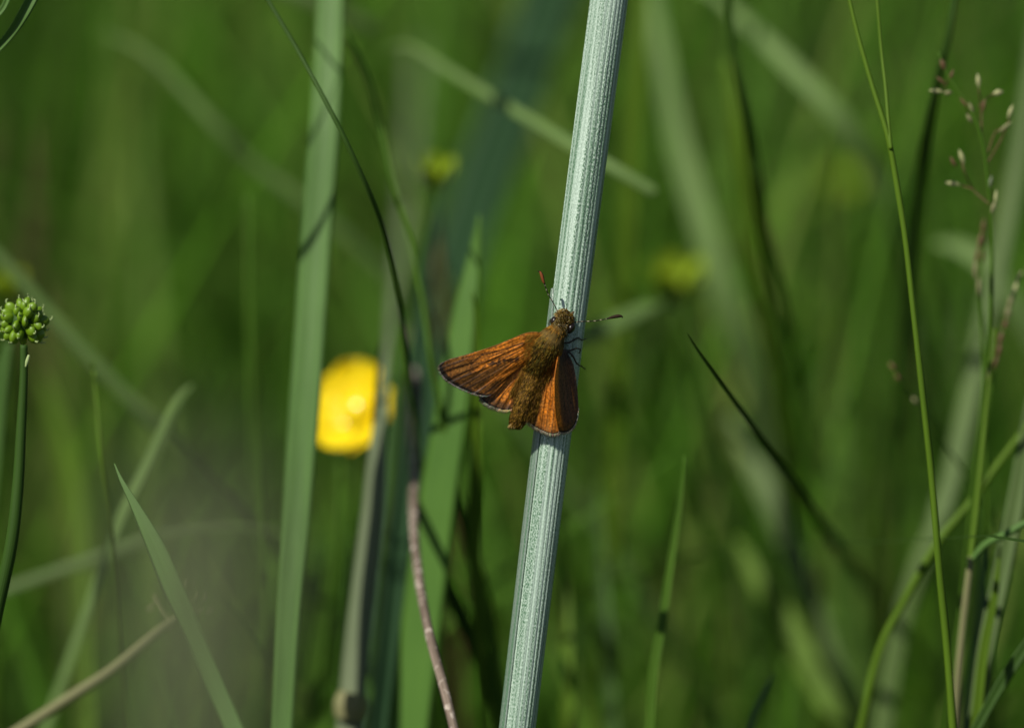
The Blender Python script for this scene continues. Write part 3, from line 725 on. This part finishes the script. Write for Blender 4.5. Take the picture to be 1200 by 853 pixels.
tube('grass_stalk', 'dark thin stem arching from the top left across the broad pale blade', [(305, -15, 616, 4.5), (352, 65, 612, 4.9), (395, 145, 608, 5.6), (428, 215, 610, 5.6), (448, 265, 616, 6.0), (462, 320, 626, 6.0), (474, 400, 638, 6.8), (488, 500, 650, 6.8)], 'dark', group=G2, tip=0.08)
tube('grass_stalk', 'soft green stem arching from the top edge between the pale blade and the grey stalk', [(378, -15, 665, 5.9), (405, 40, 660, 5.9), (430, 92, 657, 5.9), (447, 150, 655, 5.9), (460, 210, 653, 5.9), (480, 280, 650, 5.9), (495, 350, 648, 6.5), (505, 420, 647, 6.5), (520, 500, 650, 7.8), (540, 590, 655, 8.5), (562, 690, 660, 7.8), (580, 800, 665, 7.8)], 'fresh', group=G2, tip=0.08)
blade('grass_plant', 'dark green blade leaning right below the brown twig', [(488, 590, 655, 5), (510, 650, 658, 14), (540, 720, 664, 17), (575, 800, 670, 18), (600, 870, 675, 18)], 'dark', group=G1, top=False)
blade('grass_plant', 'narrow fresh blade directly left of the reed below the butterfly', [(515, 500, 668, 5), (535, 575, 668, 14), (557, 660, 670, 16), (578, 760, 672, 16), (590, 870, 674, 16)], 'bright', group=G1, top=False)
blade('grass_plant', 'soft yellow green blade just right of the lower reed', [(657, 600, 690, 6), (662, 690, 685, 13), (665, 770, 682, 16), (668, 870, 680, 17)], 'bright', group=G1, top=False)
blade('grass_plant', 'faint upright blade to the left of the yellow buttercup stem', [(400, 540, 700, 6), (392, 640, 700, 14), (372, 760, 705, 18), (365, 870, 708, 18)], 'fresh', group=G1, top=False)

blade('grass_plant', 'sharp tipped sage green blade leaning left at the lower left', [(134, 543, 600, 1.5), (142, 562, 599, 5), (158, 592, 597, 12), (182, 640, 593, 24), (203, 690, 588, 27), (228, 745, 582, 25), (255, 805, 576, 25), (285, 875, 570, 24)], 'pale', group=G1, top=False, fold=0.08, yaw=-0.3)
tube('grass_stalk', 'long blurred stalk falling diagonally from the left edge past the seed head', [(-25, 275, 688, 13.5), (30, 335, 690, 16.2), (85, 398, 692, 17.1), (140, 455, 694, 17.1), (200, 515, 698, 17.1), (265, 585, 708, 17.1), (335, 660, 720, 16.2)], 'palestalk', cat='grass stalk', group=G3, tip=0.06)
tube('grass_stalk', 'short blurred stalk crossing the long diagonal stalk at the left', [(198, 492, 670, 13), (175, 545, 672, 16), (148, 600, 674, 17), (128, 650, 676, 15)], 'palestalk', cat='grass stalk', group=G3, tip=0.01)
tube('grass_stalk', 'faint nearly level green stalk at the lower left', [(235, 622, 690, 10), (180, 632, 690, 14), (110, 655, 690, 14), (50, 675, 690, 13), (-20, 700, 690, 13)], 'sage', cat='grass stalk', group=G3, tip=0.02)
sp = empty('seed_stalk', P(25, 853, 0.64), 'pale dry stalk slanting up from the bottom left corner to small husks', 'grass stalk', G3)
tube('stalk', None, [(212, 722, 640, 7), (190, 738, 640, 11), (168, 756, 640, 12), (130, 786, 640, 12), (85, 815, 640, 13), (15, 860, 640, 13)], 'straw', parent=sp, tip=0.004)
for (x, y, dx, dy, w_) in ((187, 704, -6, -9, 9), (235, 700, 3, -11, 8), (200, 735, -8, 3, 11), (222, 684, 3, -8, 6), (180, 712, -5, 2, 7), (241, 715, 6, -3, 7)):
    d = (R * dx + U * -dy).normalized(); v, f, u = ellipsoid(P(x, y, 0.645), frame_of(d), (w_ * 0.35 * PX * 0.645, w_ * 0.35 * PX * 0.645, w_ * 0.9 * PX * 0.645), 10, 7)
    part('husk', mkmesh('husk', v, f, M['straw'], uvs=u), sp)
tube('stalklet', None, [(235, 700, 645, 3), (222, 712, 643, 3), (208, 725, 641, 3)], 'straw', parent=sp, top=False, root=False)
tube('stalklet', None, [(187, 704, 645, 3), (195, 718, 643, 3), (205, 728, 641, 3)], 'straw', parent=sp, top=False, root=False)
tube('grass_stalk', 'fine bright green stem between the seed head and the sharp tipped blade', [(109, 425, 640, 3.5), (114, 480, 636, 4.5), (120, 540, 634, 5), (130, 600, 638, 5), (135, 650, 645, 5)], 'bright', group=G2, top=False)
blade('grass_plant', 'pale green pointed leaf entering across the top left corner', [(45, -18, 604, 14), (28, 14, 604, 14), (10, 42, 605, 11), (-14, 68, 606, 10)], 'pale', group=G1, fold=0.7, yaw=0.4)
blade('grass_plant', 'thin pale leaf edge in the very top left corner', [(14, -18, 606, 8), (5, 8, 606, 7), (-12, 28, 606, 6)], 'pale', group=G1, fold=0.5)
blade('grass_plant', 'pale whitish green blade on the left edge below the seed head', [(10, 402, 655, 8), (2, 440, 656, 18), (-5, 500, 658, 20), (-14, 600, 660, 20)], 'pale', group=G1, top=False)
tube('grass_stalk', 'faint thin upright stem above the faded diagonal stalks at upper left', [(291, 230, 690, 6), (292, 330, 690, 8), (296, 450, 692, 9), (300, 560, 695, 9)], 'fresh', group=G2, top=False)
tube('grass_stalk', 'very blurred pale stalk slanting from upper left towards the grey stalk', [(205, 95, 745, 10.5), (255, 150, 745, 12.6), (300, 195, 748, 12.6), (350, 232, 750, 12.6), (400, 272, 752, 12.6), (450, 320, 755, 11.2)], 'palestalk', cat='grass stalk', group=G3, tip=0.02)
tube('grass_stalk', 'pale blurred dry stalk passing behind the upper reed', [(495, 62, 710, 8.7), (530, 86, 702, 10.9), (590, 122, 692, 12.2), (650, 158, 682, 13.0), (710, 192, 674, 13.0), (762, 222, 672, 11.6), (768, 226, 672, 2.1)], 'palestalk', cat='grass stalk', group=G3, tip=0.015, root=False)
tube('grass_stalk', 'blurred pale stalk end beside the pale blade at the top edge', [(345, -8, 740, 18), (390, 10, 740, 18), (440, 36, 742, 18)], 'sage', cat='grass stalk', group=G3, tip=0.03, root=False)

# blurred dry leaf close to the lens: the grey veil at lower left
blade('dry_leaf', 'out of focus greyish dry leaf close in front at the lower left', [(225, 490, 262, 10), (235, 550, 264, 90), (240, 630, 266, 150), (235, 710, 268, 160), (225, 800, 270, 130), (215, 900, 272, 90)], 'ash', cat='dry leaf', top=False, fold=0.2)

# ------------------------------------------------------------------ buttercup seed head, left edge
def seed_head():
    d = 0.606
    root = empty('buttercup_seed_head', P(-5, 730, d), 'green spiky round buttercup seed head on a dark stem at the left edge', 'seed head')
    pts, rad = path([(28, 404, 604, 9), (28, 440, 604, 10), (25, 500, 604, 12), (21, 570, 604, 14), (13, 640, 604, 15), (-2, 710, 605, 15), (-14, 770, 606, 15)], top=False)
    v, f, u = loft(pts, rad, profile_round(14), TOCAM); part('stem', mkmesh('stem', v, f, M['dark'], uvs=u), root)
    root_loc = pts[-1]
    ctr = P(27, 378, d); r = 23 * PX * d
    v, f, u = ellipsoid(ctr, frame_of(U), (r * 0.8, r * 0.8, r * 0.8), 20, 14)
    part('core', mkmesh('core', v, f, M['dark'], uvs=u), root)
    g = random.Random(9); n = 46
    # one achene (a plump flattened seed) and one hooked beak, mesh data shared
    vs, fs, uv = ellipsoid(Vector((0, 0, 0.0006)), (Vector((1, 0, 0)), Vector((0, 1, 0)), Vector((0, 0, 1))), (0.00082, 0.00060, 0.00100), 12, 9)
    am = mkmesh('achene', vs, fs, M['achene'], uvs=uv)
    bp_ = [Vector((0, 0, 0.00135)), Vector((0.00005, 0, 0.0017)), Vector((0.0003, 0, 0.00195)), Vector((0.00055, 0, 0.0019))]
    vs, fs, uv = loft(bp_, [0.00017, 0.00013, 0.00009, 0.00004], profile_round(6), Vector((0, 1, 0))); bm_ = mkmesh('beak', vs, fs, M['beak'], uvs=uv)
    for i in range(n):
        z = 1 - 2 * (i + 0.5) / n; ph = i * 2.39996; q = math.sqrt(1 - z * z)
        dr = (R * (q * math.cos(ph)) + F * (q * math.sin(ph)) + U * z)
        dr = (dr + Vector((g.uniform(-.12, .12), g.uniform(-.12, .12), g.uniform(-.12, .12)))).normalized()
        if dr.dot(U) < -0.86: continue
        o = bpy.data.objects.new('achene', am); COL.objects.link(o); o.parent = root
        o.location = ctr + dr * r * 0.68 - root.location
        rot = dr.to_track_quat('Z', 'X'); o.rotation_mode = 'QUATERNION'; o.rotation_quaternion = rot
        k = g.uniform(0.8, 1.2); o.scale = (k * g.uniform(0.85, 1.15), k * g.uniform(0.8, 1.1), k)
        b = bpy.data.objects.new('beak', bm_); COL.objects.link(b); b.parent = o
    tube('leaf_scar', None, [(34, 416, 601, 3), (32, 423, 601, 4.5), (30, 430, 601, 2)], 'beak', parent=root, top=False, root=False)
seed_head()

# ------------------------------------------------------------------ flowers
def petal_mesh(ln, w, cup, mat, th=0.00012):
    vs, fs, uv = [], [], []; nu, nv = 20, 13
    for i in range(nu):
        u = i / (nu - 1)
        for j in range(nv):
            t = (j / (nv - 1) - 0.5) * 2
            half = w * 0.5 * math.sqrt(max(0.0, 1 - ((u - 0.6) / (0.405 if u > 0.6 else 0.62)) ** 2))
            y = ln * u * (1 - 0.04 * (abs(t) ** 2) * u); z = cup * ln * (u ** 1.7) + 0.10 * w * t * t * u + 0.01 * w * math.sin(7 * t + 3 * u)
            vs.append(Vector((t * half, y, z))); uv.append((t * 0.5 + 0.5, u))
    for i in range(nu - 1):
        for j in range(nv - 1): fs.append((i * nv + j, i * nv + j + 1, (i + 1) * nv + j + 1, (i + 1) * nv + j))
    me = mkmesh('petal', vs, fs, M[mat], uvs=uv)
    return me
def buttercup(label, cx, cy, d_mm, rpx, stem, facing, mat, cup=0.55, stam=True, npet=5, stemmat='dark', petal_w=1.05, roll=0.3, pist='bright'):
    d = d_mm * 0.001; ctr = P(cx, cy, d); r = rpx * PX * d
    pts, rad = path([(cx, cy + rpx * 0.4, d_mm, 5)] + stem, top=False)
    root = empty('buttercup', pts[-1], label, 'flower', 'yellow buttercups')
    v, f, u = loft([ctr] + pts[1:], rad, profile_round(10), TOCAM); part('stem', mkmesh('stem', v, f, M[stemmat], uvs=u), root)
    face = facing.normalized(); q = face.to_track_quat('Z', 'Y')
    me = petal_mesh(r * 1.12, r * petal_w, cup, mat)
    from mathutils import Quaternion
    for k in range(npet):
        o = bpy.data.objects.new('petal', me); COL.objects.link(o); o.parent = root
        o.location = ctr - face * r * 0.25 - root.location; o.rotation_mode = 'QUATERNION'
        o.rotation_quaternion = q @ Quaternion((0, 0, 1), 2 * PI * k / npet + roll) @ Quaternion((0, 1, 0), 0.12)
        m_ = o.modifiers.new('thickness', 'SOLIDIFY'); m_.thickness = 0.00012
    v, f, u = ellipsoid(ctr - face * r * 0.1, frame_of(face), ((r * 0.42, r * 0.42, r * 0.26) if pist == 'petal' else (r * 0.22, r * 0.22, r * 0.2)), 16, 10)
    part('pistil', mkmesh('pistil', v, f, M[pist], uvs=u), root)
    if stam:
        g = random.Random(3)
        for k in range(26):
            a = k * 2.4; dr = (face + (R * math.cos(a) + U * math.sin(a)) * g.uniform(0.25, 0.75)).normalized()
            b0 = ctr - face * r * 0.2; e_ = b0 + dr * r * g.uniform(0.42, 0.56)
            tube3('stamen', [b0, b0.lerp(e_, 0.7), b0.lerp(e_, 0.8), e_], [r * 0.012, r * 0.012, r * 0.045, r * 0.035], mat, root, 6)
    return root
buttercup('bright yellow buttercup between the broad pale blade and the grey stalk', 415, 478, 690, 51, [(418, 560, 690, 6), (410, 650, 694, 7), (402, 760, 698, 8), (395, 870, 702, 8)], TOCAM * 1.0 + U * 0.35 + R * -0.6, 'petal', cup=0.36, petal_w=1.35, stam=False, pist='petal')
buttercup('blurred greenish yellow flower bud above the pointed blade left of the reed', 511, 212, 705, 21, [(511, 262, 738, 8), (515, 330, 742, 8), (520, 420, 748, 8)], TOCAM * 0.5 + U, 'petaldull', cup=1.3, stam=False, stemmat='rust')
buttercup('very blurred olive yellow flower to the right of the reed and antenna', 791, 341, 752, 31, [(800, 400, 752, 8), (815, 500, 755, 8), (825, 620, 758, 8)], TOCAM * 0.4 + U, 'petaldull', cup=1.2, stam=False, stemmat='fresh')
buttercup('faint dark yellow flower far off at the upper right', 986, 222, 1000, 22, [(990, 290, 1005, 8), (1000, 420, 1008, 8), (1003, 520, 1012, 8)], TOCAM * 0.6 + U, 'petaldull', cup=1.0, stam=False, stemmat='dark')
buttercup('blurred yellow green bud right behind the spiky seed head at the left edge', 8, 345, 725, 20, [(8, 400, 726, 8), (5, 500, 728, 8), (0, 620, 730, 8)], TOCAM * 0.4 + U, 'petaldull', cup=1.4, stam=False, stemmat='fresh')

# ------------------------------------------------------------------ right side
blade('grass_plant', 'wide blurred pale blade curving down right of the reed past the olive yellow flower', [(760, -15, 800, 17.6), (775, 60, 795, 20.8), (797, 170, 790, 27.2), (830, 280, 785, 32.0), (855, 360, 785, 33.6), (883, 440, 790, 30.4), (905, 540, 800, 28.8), (925, 640, 810, 27.2)], 'palestalk', group=G1, fold=0.25)
blade('grass_plant', 'dark green blade hanging from the top edge right of the wide pale blade', [(850, -15, 655, 8.0), (864, 80, 660, 10.4), (880, 170, 668, 12.8), (892, 250, 680, 14.4), (908, 340, 730, 14.4), (925, 430, 780, 12.8), (945, 540, 840, 11.2)], 'dark', group=G1, fold=0.4)
blade('grass_plant', 'blurred vivid green blade just left of the dark hanging blade', [(852, 70, 715, 6), (864, 150, 715, 18), (872, 230, 718, 20), (884, 310, 722, 18), (900, 400, 730, 16), (915, 500, 740, 14)], 'bright', group=G1, top=False)
blade('grass_plant', 'short blurred pale leaf pointing at the antenna from the right', [(668, 402, 700, 8), (700, 388, 702, 20), (735, 372, 705, 20), (770, 357, 712, 15), (800, 360, 730, 12), (820, 420, 750, 12)], 'palestalk', group=G1, top=False, fold=0.05, yaw=-0.4)
blade('grass_plant', 'dark slender blade with a sharp tip pointing up right of the butterfly', [(805, 390, 606, 1.0), (815, 406, 608, 2.8), (835, 434, 612, 4.2), (868, 480, 622, 5.9), (900, 525, 635, 8.4), (928, 562, 650, 10.5), (958, 608, 680, 11.9), (1000, 665, 730, 11.2), (1060, 740, 800, 9.8)], 'dark', group=G1, top=False, fold=0.5)
rs = empty('forked_grass_stem', P(1120, 870, 0.607), 'long fine bright stem that forks near the top right', 'grass stem', G2)
tube('stem', None, [(992, -15, 609, 4.5), (1005, 40, 608, 5), (1022, 100, 607, 5.5), (1040, 158, 606, 6.5), (1050, 210, 606, 7), (1061, 280, 606, 7), (1070, 360, 606, 7), (1080, 450, 606, 7.5), (1092, 560, 607, 8), (1101, 670, 608, 8.5), (1110, 760, 609, 9), (1118, 870, 610, 9.5)], 'bright', parent=rs, tip=0.07)
tube('side_branch', None, [(1027, -15, 611, 3.5), (1032, 50, 610, 3.5), (1038, 105, 608, 4), (1042, 155, 606, 4.5), (1044, 175, 605.5, 5)], 'bright', parent=rs, tip=0.07, root=False)
tube('grass_stalk', 'dark thin stem dropping from the top edge beside the pink tinged spikelets', [(1121, -15, 635, 6), (1112, 40, 636, 8), (1100, 90, 640, 10), (1088, 150, 650, 14), (1078, 220, 670, 15), (1070, 300, 690, 15)], 'dark', group=G2)
b2 = empty('grey_stalk', P(1030, 870, 0.67), 'thick grey jointed stalk leaning along the right side behind the forked stem', 'grass stalk', G3)
tube('stalk', None, [(1212, 60, 724, 17.6), (1196, 170, 720, 21.5), (1172, 300, 714, 25.4), (1146, 420, 708, 27.4), (1124, 520, 702, 27.4), (1105, 595, 698, 24.4), (1078, 660, 698, 26.3), (1052, 750, 700, 27.4), (1032, 870, 702, 27.4)], 'sage', parent=b2)
tube('joint', None, [(1115, 560, 700, 24.4), (1108, 582, 699, 30.3), (1103, 598, 698, 30.3), (1094, 618, 698, 24.4)], 'sage', parent=b2, top=False, root=False)
tube('grass_stalk', 'green stem curving from the right edge down across the grey stalk to the bottom', [(1215, 485, 640, 7.5), (1180, 530, 640, 8.2), (1140, 585, 640, 9.0), (1100, 635, 640, 9.8), (1062, 700, 641, 9.8), (1030, 765, 642, 9.8), (1005, 870, 644, 10.5)], 'bright', group=G2)
rb = empty('pale_branching_stem', P(1118, 800, 0.63), 'thin stem with a whitish lower part and a side leaf near the right edge', 'grass stem', G2)
tube('stem', None, [(1166, 385, 632, 4), (1158, 460, 630, 5), (1150, 540, 628, 6), (1144, 600, 627, 7), (1137, 660, 626, 7)], 'bright', parent=rb, top=False, root=False)
tube('stem', None, [(1138, 652, 626, 8), (1130, 720, 627, 9), (1123, 790, 628, 9), (1118, 870, 630, 9)], 'straw', parent=rb, top=False)
tube('side_leaf', None, [(1215, 605, 622, 7), (1180, 625, 623, 9), (1155, 638, 625, 9), (1137, 658, 626, 6)], 'pale', parent=rb, root=False, tip=0.01)
blade('grass_plant', 'dull green leaning blade at the lower right edge', [(1206, 500, 640, 20), (1192, 580, 638, 22), (1172, 680, 636, 22), (1155, 760, 634, 20), (1140, 870, 632, 18)], 'sage', group=G1)
blade('grass_plant', 'bright narrow blade in front of the dull leaning blade at lower right', [(1172, 640, 626, 2), (1165, 700, 627, 9), (1152, 770, 628, 12), (1142, 870, 629, 13)], 'bright', group=G1, top=False)
blade('grass_plant', 'dark blade cutting across the bottom right corner', [(1215, 740, 622, 14), (1190, 775, 622, 14), (1165, 815, 622, 13), (1135, 870, 622, 12)], 'dark', group=G1)
blade('grass_plant', 'blurred bluish blade behind the stems at the bottom right', [(1150, 640, 680, 6), (1155, 700, 680, 20), (1145, 780, 680, 24), (1135, 870, 680, 24)], 'blue', group=G1, top=False)
blade('grass_plant', 'slim upright blade with a fine tip right of the lower reed', [(803, 535, 632, 2), (797, 590, 632, 6), (787, 655, 632, 9), (776, 730, 632, 11), (766, 790, 632, 12), (760, 870, 632, 12)], 'fresh', group=G1, top=False)
blade('grass_plant', 'broad yellow green blade leaning left at the lower right of centre', [(862, 630, 745, 6), (888, 675, 742, 26), (918, 725, 738, 36), (948, 780, 734, 34), (975, 830, 730, 28), (995, 870, 728, 22)], 'bright', group=G1, top=False, fold=0.25)
blade('grass_plant', 'short pale green tip at the bottom edge left of the broad yellow green blade', [(907, 788, 640, 3), (898, 806, 640, 8), (884, 835, 640, 10), (874, 870, 640, 11)], 'pale', group=G1, top=False)
blade('grass_plant', 'pale blurred blade arching from the top right of centre toward the far yellow flower', [(850, 5, 760, 10.1), (890, 42, 755, 17.3), (940, 92, 750, 21.6), (985, 140, 748, 23.0), (1020, 195, 752, 20.2), (1050, 270, 760, 15.8), (1070, 360, 780, 14.4)], 'palestalk', group=G1, tip=0.02)
blade('grass_plant', 'blurred pale leaf arching behind the right spikelets', [(1095, 285, 740, 6), (1125, 290, 738, 18), (1155, 310, 736, 24), (1185, 350, 736, 26), (1215, 400, 738, 26)], 'palestalk', group=G1, top=False)
blade('grass_plant', 'broad blurred green blade standing under the far yellow flower', [(962, 400, 900, 8), (975, 500, 895, 26), (985, 620, 890, 32), (990, 760, 885, 34), (992, 870, 880, 34)], 'fresh', group=G1, top=False)
blade('grass_plant', 'faint dark blade rising right of the reed at the bottom', [(700, 560, 720, 4), (705, 660, 715, 12), (712, 760, 710, 18), (718, 870, 706, 20)], 'dark', group=G1, top=False)
blade('grass_plant', 'sage blurred blade slanting down behind the dark slender blade', [(850, 480, 760, 6), (880, 540, 755, 24), (915, 610, 750, 30), (950, 700, 748, 24), (985, 800, 746, 22)], 'sage', group=G1, top=False)
blade('grass_plant', 'blurred vivid blade just right of the upper reed', [(752, -10, 730, 16), (748, 60, 730, 20), (742, 150, 732, 22), (735, 260, 735, 22), (728, 380, 740, 20)], 'bright', group=G1)
blade('grass_plant', 'wide soft green blade behind the upper left of the scene', [(140, 20, 1020, 18.0), (150, 150, 1010, 25.2), (165, 300, 1000, 27.6), (180, 450, 990, 24.0), (190, 600, 980, 21.6)], 'bright', group=G1, tip=0.03)
blade('grass_plant', 'brownish blurred dead leaf standing above the seed head', [(25, 150, 1020, 7.0), (28, 220, 1018, 14.0), (30, 290, 1016, 14.0), (45, 380, 1012, 12.6), (60, 470, 1008, 12.6)], 'rust', cat='dead leaf', top=False)
blade('grass_plant', 'olive blurred blade leaning right below the seed head', [(50, 440, 780, 6), (75, 520, 778, 20), (92, 600, 776, 24), (100, 700, 774, 22), (104, 800, 772, 20)], 'bright', group=G1, top=False)

# ------------------------------------------------------------------ panicle with pale spikelets at the upper right
def panicle(name, label, d, stem, branches, spikes, stemmat='fresh'):
    root = empty(name, P(stem[-1][0], stem[-1][1], d), label, 'grass seed head')
    pts, rad = path(stem, top=False)
    root.location = pts[-1]
    v, f, u = loft(pts, rad, profile_round(8), TOCAM); part('stem', mkmesh('stem', v, f, M[stemmat], uvs=u), root)
    for b in branches:
        c = crom([(x, y, d * 1000 + (i % 2) * 2) for i, (x, y) in enumerate(b)], 5)
        tube3('branch', [P(q[0], q[1], q[2] * 0.001) for q in c], [0.9 * PX * d] * len(c), 'rust', root, 6)
    for (x, y, ang, ln, w_, mt) in spikes:
        a = math.radians(ang); dr = R * math.cos(a) + U * math.sin(a)
        vs, fs, uv = ellipsoid(P(x, y, d), frame_of(dr), (w_ / 2 * PX * d, w_ / 2 * PX * d, ln / 2 * PX * d), 10, 9)
        c0 = P(x, y, d)                      # pointed at both ends, like a husk
        vs = [c0 + dr * (p - c0).dot(dr) * 1.2 + ((p - c0) - dr * (p - c0).dot(dr)) * 0.92 * max(0.12, 1 - abs((p - c0).dot(dr)) / (ln / 2 * PX * d)) ** 0.45 for p in vs]
        o = part('spikelet', mkmesh('spikelet', vs, fs, M[mt], uvs=uv), root)
panicle('grass_panicle', 'loose grass seed head with cream and pinkish spikelets at the upper right', 0.622,
        [(1100, 62, 622, 3), (1112, 92, 622, 3), (1133, 122, 622, 3), (1150, 160, 622, 3.5), (1158, 215, 623, 4), (1163, 280, 625, 4), (1160, 380, 628, 5), (1150, 480, 632, 5)],
        [[(1150, 160), (1150, 130), (1147, 105)], [(1147, 125), (1158, 114), (1170, 109)], [(1158, 190), (1175, 160), (1184, 135)], [(1158, 178), (1166, 156), (1178, 149)], [(1112, 92), (1106, 105), (1098, 107)],
         [(1160, 240), (1140, 222), (1130, 200), (1125, 180)], [(1140, 222), (1128, 218), (1118, 215)], [(1133, 122), (1135, 136), (1138, 142)], [(1112, 92), (1108, 84), (1104, 76)]],
        [(1146.5, 95, 95, 15, 6.5, 'seed'), (1169.5, 109, 10, 11, 9, 'seed'), (1184, 131, 70, 15, 6, 'seed'), (1178, 149, 40, 18, 6, 'straw'), (1127, 184, 110, 16, 7, 'seed'), (1116.5, 215.5, 172, 16, 7, 'seed'),
         (1097, 107, 175, 15, 6.5, 'seed'), (1111, 109, 5, 9, 7, 'straw'), (1103, 95, 140, 14, 5, 'rust'), (1105, 76, 110, 15, 8, 'rust'), (1115, 88, 70, 13, 5, 'rust'), (1138, 127, 110, 13, 6, 'straw'), (1136, 139, 120, 11, 6, 'straw'),
         (1130, 121, 130, 15, 5, 'rust'), (1153, 124, 80, 14, 5, 'rust'), (1117, 190, 120, 13, 6, 'rust'), (1161, 213, 80, 13, 6, 'grey'), (1167, 231, 85, 15, 5, 'seed'), (1164, 243, 70, 14, 7, 'straw')])
panicle('grass_panicle', 'narrow brown and straw seed spike at the right edge', 0.635,
        [(1196, 322, 635, 3), (1188, 345, 635, 3), (1180, 372, 635, 4), (1172, 405, 635, 4), (1164, 440, 636, 4), (1158, 480, 637, 5)],
        [[(1188, 345), (1184, 352)], [(1180, 372), (1186, 366)]],
        [(1195, 325, 65, 18, 6, 'straw'), (1190, 338, 70, 18, 7, 'seed'), (1185, 352, 70, 20, 8, 'straw'), (1181, 366, 80, 18, 8, 'straw'), (1178, 380, 75, 20, 7, 'rust'), (1173, 396, 75, 20, 8, 'rust'), (1171, 410, 80, 18, 8, 'rust'), (1167, 424, 75, 16, 6, 'rust'), (1159, 438, 80, 16, 6, 'straw')])
panicle('grass_panicle', 'slim reddish brown seed spike between the forked stem and the grey stalk', 0.635,
        [(1153, 262, 635, 3), (1151, 285, 635, 3), (1148, 320, 635, 4), (1150, 360, 636, 4), (1152, 420, 638, 5)],
        [[(1151, 285), (1155, 280)]],
        [(1152, 266, 85, 18, 6, 'rust'), (1149, 282, 80, 20, 8, 'rust'), (1145, 300, 85, 20, 6, 'rust'), (1143, 316, 90, 22, 7, 'straw'), (1147, 335, 88, 22, 6, 'straw'), (1151, 300, 90, 16, 6, 'rust')])
panicle('grass_panicle', 'tiny reddish seed tip just left of the forked stem', 0.64,
        [(1044, 424, 640, 2), (1050, 438, 640, 3), (1062, 455, 642, 3), (1075, 472, 645, 3)], [[(1050, 438), (1054, 442)]],
        [(1046, 430, 125, 12, 7, 'rust'), (1052, 442, 125, 10, 6, 'rust'), (1072, 469, 125, 9, 6, 'straw')])
